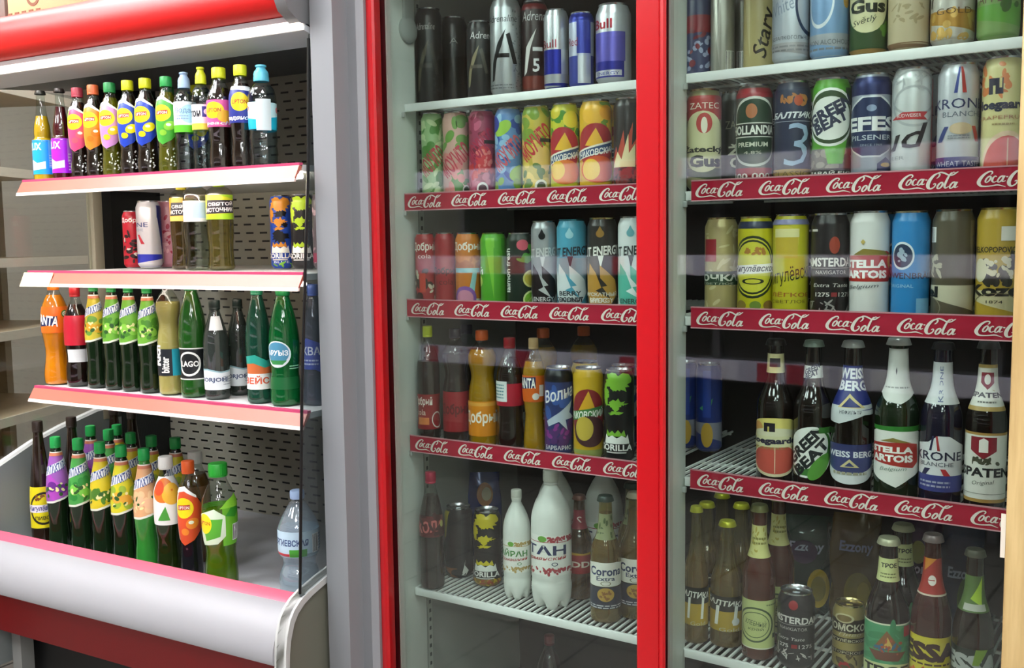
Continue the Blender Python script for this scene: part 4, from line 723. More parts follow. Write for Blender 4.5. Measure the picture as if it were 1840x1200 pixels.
# beer bottles
BLK = M('0f0b08', .06, coat=.5); GRN = M('0d1f0c', .06, coat=.5)
bottle('bho', 'b4', 'beer_bottle', 1360, 1428, 608, 'beer', BLK, 'dark bottle with yellow grapefruit label and cream neck band', 'bottle', [R('dfcf6c', -1.1, 1.1, .2, .42), E('e6d77a', 0, .41, 1.0, .06), E('d8a05a', -.7, .4, .25, .04), E('e3e0c0', 0, .33, 1.1, .07), R('26222a', -.4, .0, .375, .435), R('dfcf6c', -.26, -.2, .375, .41), E('ece0b8', 0, .18, .98, .115), E('cf5a4c', 0, .185, .9, .1), R('ecc8a8', -.01, .02, .09, .28), R('e0dcb0', -1.1, 1.1, .27, .345), T('262440', 'Hoegaarden', -1.1, 1.05, .28, .335, 0, 0, .05), T('8a9a5a', 'GRAPEFRUIT', -.7, .5, .255, .27)], [R('e2d8a4', -2, 2, .77, .9), R('26222a', -.5, .35, .81, .87)], None, 0, ('crown', '2a2826'))
bottle('bgb', 'b4', 'beer_bottle', 1427, 1497, 610, 'beer', BLK, 'dark bottle with a slanted oval green and white label', 'bottle', [E('e9ece6', -.1, .26, 1.0, .165, 32, .55), E('3c7a34', -.1, .26, .93, .15, 32, .55), E('eceee8', -.22, .28, .86, .125, 32, .55), T('1d2426', 'GREEN', -1.2, .6, .265, .345, 46, 0, .05), T('1d2426', 'BEAT', -.85, .75, .19, .265, 46, 0, .05), E('5a9a3c', .25, .165, .56, .05, 24, .9), R('3c7a34', .2, .9, .39, .43)], [R('e0e4e0', -2, 2, .75, .82), P('e0e4e0', (-2, .74), (.3, .75), (.9, .83), (-2, .83)), T('24304a', 'GREEN', -.7, .5, .79, .83, 14, 0, .04), T('24304a', 'BEAT', -.6, .35, .755, .79, 14, 0, .04)], None, 0, ('crown', '8a9a90'))
bottle('bwb', 'b4', 'beer_bottle', 1494, 1571, 611, 'beer', BLK, 'dark bottle with navy oval label and navy collar in white capitals', 'bottle', [E('dfe2e4', -.05, .2, .98, .12), P('3a4274', (-1, .2), (.9, .2), (.9, .31), (-1, .31)), E('3a4274', -.05, .24, .96, .09), R('2f3768', -1, .9, .3, .34), T('e4e8f0', 'WEISS BERG', -.85, .75, .255, .295, 0, 0, .03), P('d2c490', (-.35, .19), (-.05, .245), (.25, .19)), P('3a4274', (-.2, .197), (-.05, .225), (.1, .197)), LINES('a8a48c', -.6, .5, .13, .17, 1)], [R('23307a', -2, 2, .56, .84), P('d5dadc', (-2, .5), (-.4, .47), (.4, .53), (2, .53), (2, .6), (-2, .58)), P('d8c48a', (-.5, .575), (-.1, .665), (.45, .575)), P('1f2c70', (-.36, .58), (-.1, .64), (.3, .58)), T('2a3040', 'НЕФИЛЬТР', -.4, .3, .535, .56), T('e8ecf4', 'WEISS', -.9, .95, .755, .825, 0, 0, .035), T('e8ecf4', 'BERG', -.8, .9, .68, .745, 0, 0, .035)], None, 0, ('crown', 'b4b6b4'))
bottle('bst', 'b4', 'beer_bottle', 1573, 1656, 606, 'beer', GRN, 'green bottle with white label, red cartouche and silver foil neck', 'bottle', [P('e8e8e2', (-1.02, .18), (-.6, .14), (.0, .095), (.4, .15), (.98, .2), (.98, .42), (.5, .455), (-.5, .455), (-1.02, .42)), P('2f7a2c', (-1, .44), (1, .44), (1, .475), (-1, .465)), P('b0342e', (-.95, .25), (.5, .215), (.72, .25), (.68, .36), (.2, .375), (-.9, .36)), T('f2f0ea', 'STELLA', -.85, .5, .305, .345, 0, 0, .05), T('f2f0ea', 'ARTOIS', -.82, .5, .25, .295, 0, 0, .05), P('8a7a3c', (-.5, .375), (-.1, .4), (.45, .37)), T('8a9a90', 'Belgium', -.5, .3, .19, .22, 3, .3)], [R('d8d9d4', -2, 2, .66, .935), P('d8d9d4', (-.9, .67), (-.4, .62), (.1, .605), (.5, .64), (.9, .67)), P('3a3a3c', (-.15, .8), (-.1, .825), (-.05, .8), (-.1, .775)), LINES('8a8a86', -.7, .6, .69, .71, 1)], None, 0, ('crown', 'd0d2d0'))
bottle('bkr', 'b4', 'beer_bottle', 1655, 1734, 614, 'beer', M('151426', .06, coat=.5), 'dark bottle with white crest label, two slim strokes and a blue foot', 'bottle', [P('dcdde0', (-1, .1), (1, .1), (1, .37), (.6, .4), (.25, .44), (-.1, .44), (-.4, .4), (-1, .38)), R('3c4286', -1, 1, .1, .2), P('2a2a4a', (-.36, .35), (-.28, .35), (-.2, .44), (-.26, .44)), P('b03a3c', (-.1, .35), (-.02, .35), (-.1, .44), (-.16, .44)), T('2a2c44', 'KRONE', -.92, .72, .29, .345, 0, 0, .015), T('4a4c5c', 'BLANCHE', -.7, .4, .255, .28), P('26264a', (-.62, .2), (-.45, .2), (-.3, .24), (-.5, .24)), P('b8343a', (.1, .2), (.3, .2), (.15, .24), (.0, .24)), LINES('a8aac4', -.7, .3, .12, .17, 2)], [P('d8dadc', (-2, .63), (2, .63), (2, .88), (-2, .88)), T('5a6490', 'KRONE', -.62, .5, .73, .77, 90, 0, .01)], None, 0, ('crown', '2c2c34'))
bottle('bsp', 'b4', 'beer_bottle', 1737, 1814, 612, 'beer', BLK, 'dark bottle with large white label, red shield and gold edges', 'bottle', [R('b08a4a', -2, 2, .065, .475), R('e0dfd6', -2, 2, .085, .46), P('8a1f2e', (-.48, .45), (.35, .45), (.35, .37), (-.06, .32), (-.48, .37)), P('ece8e0', (-.2, .43), (-.06, .445), (.08, .43), (.08, .36), (-.2, .36)), S('4a4a3a', 9, 291, -.55, .45, .295, .32, .14, .012), T('1f1f22', 'SPATEN', -.92, .9, .215, .27, 0, 0, .04), T('6a6a66', 'Original', -.4, .3, .165, .195, 6, .3), R('8a8a80', -2, 2, .115, .118)], [R('b89a5a', -2, 2, .6, .865), R('e4e2d8', -2, 2, .625, .845), P('8a1f2e', (-.42, .82), (.42, .82), (.42, .76), (.0, .72), (-.42, .76)), E('ece8e0', 0, .78, .2, .03), T('1f1f22', 'SPATEN', -.95, .9, .675, .705, 0, 0, .04), LINES('6a6a66', -.4, .4, .64, .66, 1)], None, 0, ('crown', '4a4a4c'))
# bottom wire shelf of the beer cooler
BL = lambda: [R('1f1e1a', -2, 2, .3, .42), P('b0922c', (-2, .14), (2, .14), (2, .3), (-2, .3)), T('e6e6dc', 'БАЛТИКА', -.95, .8, .345, .39, -4, .1, .03), T('e8e8de', '11', -.5, .45, .19, .345, 0, .08, .0), T('c8c4a8', 'Gold', -.3, .5, .14, .17)]
bottle('bb1', 'b5', 'beer_bottle', 1229, 1274, 908, 'stubby', AMB, 'clear amber beer bottle at the cooler wall, left of the pair with black bands', 'bottle', BL(), None, AMBL, .62, ('crown', 'c8c83a'), Y=1.84)
bottle('bb2', 'b5', 'beer_bottle', 1276, 1338, 934, 'stubby', AMB, 'clear amber beer bottle with number eleven and yellow cap, beside the green label bottle', 'bottle', BL()+[E('dfe0da', .35, .22, .16, .03)], None, AMBL, .62, ('crown', 'd2d22e'), Y=1.86)
bottle('bhl', 'b5', 'beer_bottle', 1334, 1395, 905, 'beer', M('4a1d0a', .06, coat=.5), 'brown bottle with pale green label and tall pale neck label', 'bottle', [R('c3cc86', -1.05, 1.05, .085, .4), R('e2e2c8', -1.05, 1.05, .082, .09), O('4a5a3c', -.15, .24, .78, .115, .1), O('5a6a44', -.15, .24, .6, .085, .06), T('4a5a3c', 'ХЛЕБНЫЙ', -.55, .3, .235, .275, -8), T('5a6a44', 'край', -.4, .2, .2, .225), T('4a5a3c', '1', .6, .75, .15, .18), LINES('7a8458', .3, .95, .36, .38, 1)], [R('ddd98e', -2, 2, .665, .87), S('b8a84a', 10, 301, -.6, .6, .69, .85, .2, .015), LINES('8a843c', -.6, .6, .74, .8, 2)], None, 0, ('crown', '8a8a58'))
can('bam', 'b5', 'beer_can', 1396, 1465, 1058, '27262a', 'black can with white capitals on the bottom wire shelf', 'can', [E('9a2f34', -.1, .86, .16, .06), T('dcd8d4', 'AMSTERDAM', -1.2, .98, .62, .71, -2, 0, .03), R('b8b4b0', -.9, .7, .6, .605), T('b8b4b0', 'NAVIGATOR', -.6, .4, .53, .57), T('c8c4c0', 'Extra Taste', -.7, .3, .4, .44, 0, .2), T('d2cecb', '1275', -.7, -.25, .3, .35, 0, 0, .02), R('8a2a2e', -.15, .05, .3, .35), T('d2cecb', '1275', .1, .6, .3, .35), S('c8c4c0', 12, 311, -.9, .8, .16, .26, .16, .01)])
can('btom', 'b5', 'beer_can', 1495, 1556, 1071, 'a8965c', 'gold can with dark bands, cream lettering and a red seal', 'can', [R('3a2e1e', -2, 2, .6, .8), E('d8cca0', -.2, .82, .4, .07), E('8a744a', -.2, .82, .3, .05), T('e8e0c4', 'ТОМСКОЕ', -1, .95, .63, .74, 0, 0, .035), T('d8cca8', 'Пиво', -.4, .5, .56, .61, 0, .3), R('3a2e1e', -2, 2, .46, .53), T('e4d9b4', 'ЖИГУЛЁВСКОЕ', -1, .7, .47, .52, 0, 0, .02), R('3a2e1e', -2, 2, .28, .34), T('e4d9b4', 'АВТОРСКОЕ', -.9, .5, .29, .33), E('b0282e', -.15, .1, .24, .075), S('5a4a2c', 14, 321, -1, 1, .04, .26, .2, .03)], metal=.3, rim='d0c08a', Y=1.875, H=.128)
bottle('btr', 'b5', 'beer_bottle', 1555, 1638, 964, 'stubby', M('150c0a', .06, coat=.5), 'dark bottle with green boat label and cream neck label', 'bottle', [R('4f9a6c', -1.15, 1.15, .15, .46), R('e2e4c8', -1.15, 1.15, .455, .465), S('3c8458', 12, 331, -1, 1, .2, .44, .4, .03), R('cdd39a', -1.15, 1.15, .02, .17), E('cdd39a', 0, .17, 1.0, .03), P('6a3c2a', (-.55, .28), (.6, .28), (.35, .22), (-.3, .22)), P('8a5a34', (-.4, .29), (.0, .42), (.45, .29)), P('d8b25a', (-.1, .3), (.02, .38), (.2, .3)), S('3a6a8a', 6, 332, -.3, .4, .27, .32, .14, .015), S('b0543a', 8, 333, -.4, .4, .26, .36, .08, .012), R('a02a34', .5, .8, .38, .45), T('26261f', 'ТРОЕ', -.72, .72, .125, .185, 0, 0, .05), T('5a5a3c', 'в лодке', -.6, .6, .06, .11, 0, .3)], [R('d2d696', -2, 2, .72, .87), T('23231c', 'ТРОЕ', -.5, .6, .81, .84, 0, 0, .04), LINES('7a7a4c', -.5, .5, .74, .78, 2)], None, 0, ('crown', 'cfcfae'), lrough=.45)
ESSA = lambda bg, tx: [R(bg, -2, 2, .06, .4), T(tx, 'ESSA', -1.1, 1.05, .25, .365, 0, 0, .06)]
bottle('bes1', 'b5', 'beer_bottle', 1638, 1714, 958, 'stubby', M('3a140c', .06, coat=.5), 'brown bottle with yellow label and large brown capitals', 'bottle', ESSA('d3c23c', '3a1c18')+[LINES('4a2a1c', -.9, .8, .22, .245, 1), P('c03a28', (-1, .06), (-.2, .22), (.4, .06)), S('d86a3a', 6, 341, -.9, .3, .07, .18, .2, .02)], [R('a8342e', -2, 2, .65, .86), P('d88a34', (-.6, .78), (.3, .86), (-.6, .86)), E('e8dcd4', 0, .73, .25, .03), R('d8c4b0', -2, 2, .64, .65)], None, 0, ('crown', '9a8a8a'))
bottle('bes2', 'b5', 'beer_bottle', 1713, 1790, 985, 'stubby', M('20160c', .06, coat=.5), 'bottle with dark green label, silver capitals and lime streaks', 'bottle', ESSA('1f2a24', 'a8aca8')+[P('7a9a2c', (.1, .4), (.5, .4), (.2, .3), (.0, .3)), S('5a8a34', 8, 351, -.9, .9, .08, .22, .2, .02)], [R('56703a', -2, 2, .62, .84), P('a8c83a', (-.2, .7), (.6, .84), (.4, .66)), R('b8b8ac', -.5, .6, .63, .67)], None, 0, ('crown', '6a6a5c'))
# ---- open display cooler (unit 3)
row('m1', 3, .1685, 1.752, 'drink bottles on the top shelf of the open display case')
row('m2', 3, -.0695, 2.05, 'drinks on the middle shelf of the open display case')
row('m3', 3, -.3775, 1.757, 'drink bottles on the lower shelf of the open display case')
row('m4', 3, -.868, 1.80, 'bottles standing in the bottom well of the open display case')
CLR = thin('eef4f2', .08); TEA = M('1e100a', .1, coat=.4); TEAG = thin('b8b24a', .03, .45, '7e7a14'); WAT = thin('e9f3f6', .04)
YLQ = M('cfa41a', .2); PLQ = M('4a0f16', .15)
bottle('lx1', 'm1', 'lemonade_bottle', 55, 95, 163, 'soft33', CLR, 'glass bottle of yellow drink with sky blue label, leftmost on the top shelf', 'bottle', [R('1fa0e8', -2, 2, .08, .455), T('e8f4fa', 'LUX', -1, -.1, .34, .42, 0, 0, .03), R('6cc4f0', .3, .9, .15, .45), LINES('e0f0f8', .35, .85, .16, .3, 5), P('e8f2f4', (-.8, .12), (.1, .14), (.1, .22), (-.4, .2), (-.8, .24))], None, YLQ, .72, ('crown', '3a3a34'))
bottle('lx2', 'm1', 'lemonade_bottle', 89, 129, 159, 'soft33', CLR, 'glass bottle of dark red drink with violet label, second on the top shelf', 'bottle', [R('a81fe0', -2, 2, .08, .455), T('f0e0fa', 'LUX', -1, -.1, .34, .42, 0, 0, .03), R('c47ae8', .3, .9, .2, .45), LINES('ecd8f8', .35, .85, .1, .3, 6), P('f0e8f4', (-.8, .12), (.1, .14), (.1, .22), (-.4, .2), (-.8, .24))], None, PLQ, .8, ('crown', '3a3430'))
def LIP(c1, c2, fr): return [P(c2, (-1.5, .7), (-1, .74), (-.3, .76), (.4, .71), (.85, .62), (.92, .53), (.7, .43), (.2, .345), (-.4, .3), (-1, .36), (-1.5, .5)), P(c1, (-1.5, .7), (-1, .74), (-.7, .75), (-.95, .55), (-.8, .34), (-1, .36), (-1.5, .5)), E('f2d71a', -.35, .62, .56, .085), P('b8302a', (-.72, .6), (.02, .61), (.02, .65), (-.72, .64)), T('f4f0e4', 'LIPTON', -.66, -.02, .61, .637, 2, 0, .02), E(fr, .12, .49, .36, .045, 20, .4), E('f4f0d8', .05, .5, .14, .015), E(fr, -.3, .42, .22, .03)]+[P('eef0ea', (-1, .74), (-.3, .76), (.4, .7), (.4, .72), (-.3, .8), (-1, .78))]
WRITE = lambda: [S('c8ccc8', 9, 361, -.3, .4, .08, .26, .1, .012)]
def lip(key, x0, x1, yt, cc, c1, c2, fr, drink, label, shell=None):
    return bottle(key, 'm1', 'iced_tea_bottle', x0, x1, yt, 'lipton', shell or CLR, label, 'bottle', LIP(c1, c2, fr)+WRITE(), None, drink, .84, ('screw', cc))
lip('lp1', 121, 161, 158, 'a83a4a', '9ad04a', 'e04a7a', 'e85a6a', TEA, 'dark iced tea bottle with red cap and pink-red label')
lip('lp2', 149, 189, 153, 'e06a3a', 'e8d84a', 'e8862a', 'e8761c', TEA, 'dark iced tea bottle with orange cap and orange label on the top shelf')
lip('lp3', 178, 220, 149, '2a8a4a', 'e6dc2a', 'c88ac8', 'e8c02a', TEAG, 'pale green iced tea bottle with green cap and yellow-lilac label')
lip('lp4', 210, 252, 145, 'd2d41e', 'd8e04a', '2444b8', 'f2d81a', TEA, 'dark iced tea bottle with yellow cap and blue label, left of its twin')
lip('lp5', 241, 284, 141, 'd2d41e', 'd8e04a', '2444b8', 'f2d81a', TEA, 'dark iced tea bottle with yellow cap and blue label, beside the green-capped green tea')
lip('lp6', 279, 321, 138, '2a9a4a', 'a8d87a', '4aa83a', '8ac83a', TEAG, 'green tea bottle with green cap and light green label on the top shelf')
bottle('wt1', 'm1', 'water_bottle', 311, 353, 130, 'water', CLR, 'water bottle with pale blue sport cap and white-green label', 'bottle', [R('e4ecee', -2, 2, .46, .7), R('5cc02a', -2, 2, .4, .47), E('a8d4e8', .2, .58, .5, .09), T('5a7aa8', 'Вода', -.6, .3, .58, .64), LINES('8aa0c0', -.6, .2, .52, .57, 2)], None, WAT, .8, ('sport', '9ab4d8', .84))
bottle('wt2', 'm1', 'water_bottle', 343, 381, 121, 'water', CLR, 'water bottle with yellow sport cap and white, blue and yellow label', 'bottle', [R('dfe3e0', -2, 2, .42, .64), R('d8dc4a', -2, 2, .4, .46), R('2a3c8a', .0, .8, .52, .62), E('e8eaea', .35, .57, .25, .03), T('2a2c34', 'тон', -.9, -.1, .52, .58, 0, 0, .03)], None, WAT, .8, ('sport', 'd4dc2a', .84))
def WIDE(c, b): return [R(c, -2, 2, .42, .68), E('f2d41a', -.35, .58, .55, .08), T('b8302a', 'LIPTON', -.75, .05, .56, .6, 0, 0, .02), E('f0b42a', .25, .52, .4, .06), T('f0e8ea', b, -.9, .5, .43, .475, 0, .2, .02)]
bottle('lp7', 'm1', 'iced_tea_bottle', 370, 419, 122, 'lipton', CLR, 'dark iced tea bottle with yellow cap and wide pink label', 'bottle', WIDE('e05a9a', 'peach'), None, TEA, .8, ('screw', 'd4dc2a'))
bottle('lp8', 'm1', 'iced_tea_bottle', 410, 456, 117, 'lipton', CLR, 'dark iced tea bottle with yellow cap and dark blue label at the right', 'bottle', [R('27348c', -2, 2, .44, .76), E('f2d41a', -.1, .64, .5, .09), T('b8302a', 'LIPTON', -.5, .3, .62, .66, 0, 0, .02), P('e8ecee', (-.9, .76), (.9, .74), (.9, .79), (-.9, .79)), T('eef0f4', 'ледяной', -1, .6, .46, .51, 0, .2, .03)], None, TEA, .82, ('screw', 'd4dc2a'))
bottle('wt3', 'm1', 'water_bottle', 444, 497, 117, 'water', CLR, 'water bottle with turquoise sport cap and turquoise label, last on the top shelf', 'bottle', [P('1cb0cc', (-2, .38), (2, .36), (2, .48), (.9, .5), (-.2, .46), (-2, .52)), P('bfe6ea', (-2, .52), (-.2, .46), (.9, .5), (2, .48), (2, .62), (-2, .64)), R('d4e4e6', -.3, .4, .36, .66), T('c83a44', 'D', -1, -.7, .55, .6, 0, 0, .03), E('d87a7a', .85, .56, .16, .03)], None, WAT, .8, ('sport', '5ab8d0', .84))
p = ITEMS['lp5']; again('lp5', 3, -2.0, 1.9, .1685, 'yellow-capped tea bottle mostly hidden in the second row of the top shelf')
again('lp3', 3, -2.08, 1.88, .1685, 'green-capped tea bottle mostly hidden in the second row of the top shelf')
# middle shelf
can('md1', 'm2', 'soda_can', 221, 257, 379, 'b81f30', 'small red can with white name, leftmost on the middle shelf', 'can', [T('f2e4e0', 'Добрый', -.9, .9, .78, .88, 0, 0, .03), S('2a1c1a', 10, 371, -.8, .9, .08, .6, .35, .05), S('d8d0c4', 6, 372, -.8, .9, .1, .5, .2, .03)], Y=2.03)
can('md2', 'm2', 'beer_can', 245, 291, 361, 'cdccd2', 'tall white can with blue foot and navy stripe on the middle shelf', 'can', [P('3038b4', (-2, .03), (2, .03), (2, .2), (-2, .22)), T('3a4680', 'KRONE', -1.9, -.05, .61, .68, 0, 0, .005), T('8a94b0', 'BLANCHE', -1.4, -.3, .55, .59), P('c83a48', (-.7, .5), (-.55, .5), (-.25, .36), (-.45, .36)), R('23286e', .45, .95, .03, .93)], Y=1.99, metal=.25)
can('md3', 'm2', 'fruit_drink_can', 283, 325, 361, 'c88a9c', 'pink can with barcode behind the orange-labelled bottle', 'can', [S('a8304c', 12, 381, -.4, 1, .1, .9, .2, .03), S('e0b0bc', 12, 382, -1, 1, .05, .9, .3, .04), BAR(-.9, -.4, .08, .28, 8, 6)], Y=2.065)
CLE = thin('e6e4d4', .07)
SVT = lambda c0, c1: [R(c0, -2, 2, .58, .86), P(c1, (-2, .58), (2, .58), (2, .63), (.5, .65), (-2, .61)), P(c1, (-.2, .86), (1, .86), (1, .8)), P('1f1c2a', (-.8, .64), (.85, .655), (.9, .8), (-.65, .8)), T('f0eef0', 'СВЯТОЙ', -.6, .72, .735, .785, 2, 0, .03), T('f0eef0', 'ИСТОЧНИК', -.74, .75, .665, .715, 2, 0, .03)]
bottle('md4', 'm2', 'water_bottle', 305, 350, 330, 'stubbyplain', CLE, 'clear drink bottle with orange-yellow label on the middle shelf', 'bottle', SVT('e0a83a', 'e8c86a'), None, thin('c8b890', .03, .2, '7a6a3a'), .85, ('screw', 'd8c83a', .957), Y=1.93, H=.2215)
bottle('md5', 'm2', 'water_bottle', 329, 379, 330, 'stubbyplain', CLE, 'clear ribbed water bottle with pale blue label on the middle shelf', 'bottle', [R('c4c8d4', -2, 2, .56, .8), R('9ab4d8', -.2, .7, .6, .78)], None, WAT, .85, ('screw', '8ab0d8', .957), Y=1.87, H=.2215)
bottle('md6', 'm2', 'water_bottle', 370, 420, 330, 'stubbyplain', CLE, 'clear lemon drink bottle with lime-yellow label before the slotted back panel', 'bottle', SVT('c8c832', '9ac82a'), None, thin('d0cc98', .03, .2, '98905a'), .85, ('screw', 'a8c82a', .957), Y=1.88, H=.2215)
can('md7', 'm2', 'energy_drink_can', 485, 526, 351, '2348a8', 'bright blue energy can with ragged orange patches', 'can', GOR('d08a2c')+[T('d8e0f0', 'BLUE', -.5, .4, .08, .11), S('7ab83a', 4, 391, -.8, .8, .04, .08, .3, .02)], Y=1.985)
can('md8', 'm2', 'energy_drink_can', 522, 566, 349, '17181a', 'black energy can with lime patches behind the glass edge', 'can', GOR('a8c82a'), Y=1.96)
can('md9', 'm2', 'energy_drink_can', 561, 606, 347, '6a5a60', 'pink-grey can at the right end of the middle shelf beside the column', 'can', [S('d8b0bc', 10, 395, -1, 0, .1, .9, .3, .04), R('b02a54', -1, -.5, .1, .22)], Y=1.95)
# lower shelf
CAPH = {'H': .262}
bottle('lo1', 'm3', 'soda_bottle', 72, 124, 503, 'fanta', PET, 'bright orange soda bottle, leftmost on the lower shelf', 'bottle', [R('e8701c', -2, 2, .5, .75), P('1c2a5a', (-.9, .56), (.1, .58), (.1, .66), (-.9, .65)), T('f4f2ec', 'FANTA', -1.05, .15, .575, .67, -8, 0, .03), E('3a7a2c', .5, .68, .2, .035), E('e8ecdc', .5, .68, .14, .024), T('3a7a2c', 'C', .42, .58, .668, .692, 0, 0, .02)], None, M('e8880c', .2), .86, ('screw', 'e07a1c'))
bottle('lo2', 'm3', 'soda_bottle', 113, 160, 516, 'coke', PET, 'cola bottle with red cap, red label and white patch on the lower shelf', 'bottle', [R('c01f34', -2, 2, .42, .72), R('d2d4d4', -.6, .75, .25, .38)], None, COLA, .83, ('screw', 'b0242c'))
lb = ITEMS['lo2']
def NAT(c0, c1, fr, sd): return [P(c0, (-2, .46), (-1, .44), (-.3, .45), (.4, .48), (1, .52), (2, .52), (2, .86), (-2, .86)), P('dfe3d4', (-2, .45), (-1, .43), (-.3, .437), (.4, .467), (1, .507), (1, .525), (.4, .485), (-.3, .455), (-1, .448), (-2, .468)), S(c1, 12, sd, -1, 1, .5, .66, .3, .04), E(fr, -.35, .58, .3, .045, 20, .5), E(fr, .2, .56, .34, .04, 20, -.4), S('e8e0a0', 5, sd+1, -.6, .5, .52, .62, .14, .015), S('2f5a2a', 4, sd+2, -.9, .9, .5, .62, .2, .02), P('e8ecf0', (-2, .66), (-1, .66), (.9, .76), (2, .76), (2, .83), (.9, .82), (-1, .74), (-2, .74)), T('2a4a8a', 'НАТАХТАРИ', -.95, .85, .705, .775, 12, .15, .03), P('c87a5a', (-2, .84), (2, .84), (2, .865), (-2, .865)), R('e2dcd0', -2, 2, .865, .875)]
NSH = M('10200f', .08, coat=.5)
for k, (x0, x1, yt, c0, c1, fr, wh) in enumerate(((150, 189, 505, 'c8b83a', '6a9a3a', 'd8a02a', 'with a yellow fruit label'), (182, 221, 506, '6fae3a', '4a8a2a', '8ac84a', 'with a green label, left of three alike'), (212, 252, 507, '6fae3a', '4a8a2a', '8ac84a', 'with a green label, middle of three alike'), (245, 286, 508, '6fae3a', '4a8a2a', '8ac84a', 'with a green label, right of three alike'))):
    bottle('ln%d' % k, 'm3', 'lemonade_bottle', x0, x1, yt, 'natakh', NSH, 'dark green lemonade bottle %s on the lower shelf' % wh, 'bottle', NAT(c0, c1, fr, 400+k), None, None, 0, ('screw', '1f7a3a'))
bottle('lo3', 'm3', 'soda_bottle', 279, 325, 500, 'dobry', PET, 'pale yellow tonic bottle with black and teal label', 'bottle', [R('1c2228', -2, .1, .17, .4), R('2aa0b0', .1, 2, .17, .4), T('f0eee6', 'Rich', -1.35, -.25, .3, .39, 90, 0, .05), T('e8e8e0', 'bitter', -.7, .15, .23, .3, 90, 0, .03)], None, M('b8a860', .25), .8, ('screw', 'c8c8c0'))
bottle('lo4', 'm3', 'water_bottle', 318, 371, 502, 'natakh', M('1a4a16', .08, coat=.5), 'green mineral water bottle with black label and white ring', 'bottle', [R('161a1c', -2, 2, .16, .42), R('dfe2da', -2, 2, .415, .425), R('dfe2da', -2, 2, .155, .165), O('e6e8e2', -.25, .29, .6, .105, .16), T('eceee8', 'LAGO', -.7, .25, .265, .315, 0, 0, .03), R('d8dad4', .6, .9, .2, .32)], None, None, 0, ('screw', '1a5a2a'))
GCL = thin('a8b4ae', .08, .35, '4a524e')
BRJ = lambda: [P('d4dcde', (-2, .1), (2, .1), (2, .3), (.2, .27), (-.5, .3), (-2, .28)), P('8ab0b8', (-2, .28), (-.5, .3), (.2, .27), (2, .3), (2, .315), (.2, .285), (-.5, .315), (-2, .295)), T('3a4a6a', 'BORJOMI', -.95, .6, .17, .225, 0, 0, .03), LINES('8a949a', .3, .9, .14, .24, 4)]
bottle('lo5', 'm3', 'water_bottle', 363, 411, 539, 'plain', GCL, 'clear mineral water bottle with dark cap and white label, in front', 'bottle', BRJ(), [R('cfd2d2', -.4, .5, .7, .84)], thin('c8d0cc', .03, .15, '6a706c'), .8, ('screw', '23302c'))
bottle('lo6', 'm3', 'water_bottle', 407, 449, 537, 'plain', GCL, 'clear mineral water bottle with dark cap, set back behind the white-labelled one', 'bottle', BRJ(), None, thin('c8d0cc', .03, .15, '6a706c'), .8, ('screw', '1f2c28'), Y=1.83)
GTL = thin('5a9a84', .07, .3, '2a6a54'); GBR = thin('2f9a54', .07, .4, '0f7a3a')
bottle('lo7', 'm3', 'water_bottle', 438, 486, 498, 'natakh', GTL, 'blue-green mineral water bottle with orange, teal and white label', 'bottle', [R('d8dcd8', -2, 2, .12, .25), P('c86a3a', (-2, .25), (2, .25), (2, .33), (.3, .3), (-.3, .34), (-2, .31)), P('2a9a8a', (-2, .31), (-.3, .34), (.3, .3), (2, .33), (2, .4), (.4, .36), (-.2, .41), (-2, .37)), T('c8502c', 'ВЕЙС', -.95, .55, .165, .235, 0, 0, .03)], None, thin('8ab8a4', .03, .3, '3a7a62'), .82, ('screw', '1a6a4a'), H=.281)
bottle('lo8', 'm3', 'water_bottle', 480, 537, 498, 'natakh', GBR, 'bright green mineral water bottle with a round badge label', 'bottle', [E('dce4e8', -.35, .43, .62, .11), E('4a8aa8', -.35, .44, .54, .09), P('3a8a4a', (-.8, .38), (.1, .38), (-.1, .345), (-.6, .345)), T('eef2f4', 'АРХЫЗ', -.85, .15, .42, .465, 0, 0, .03), R('0f5a2c', -2, 2, .14, .24), LINES('9ad8b0', .2, .8, .3, .34, 2)], None, thin('4ab06a', .03, .4, '108a3e'), .84, ('screw', '0f6a34'), H=.281)
bottle('lo9', 'm3', 'water_bottle', 540, 586, 498, 'natakh', thin('a8b4c8', .07, .3, '4a566a'), 'grey-blue water bottle with blue wave label behind the end glass', 'bottle', [P('2f4aa8', (-2, .3), (0, .3), (1, .22), (2, .2), (2, .5), (.6, .5), (-.4, .56), (-2, .5)), T('e8ecf4', 'АКВА', -1.1, .3, .42, .49, 0, 0, .02), LINES('c8d0e8', -.8, .2, .33, .39, 2)], None, WAT, .84, ('screw', '3a5ab0'), Y=1.79, H=.28)
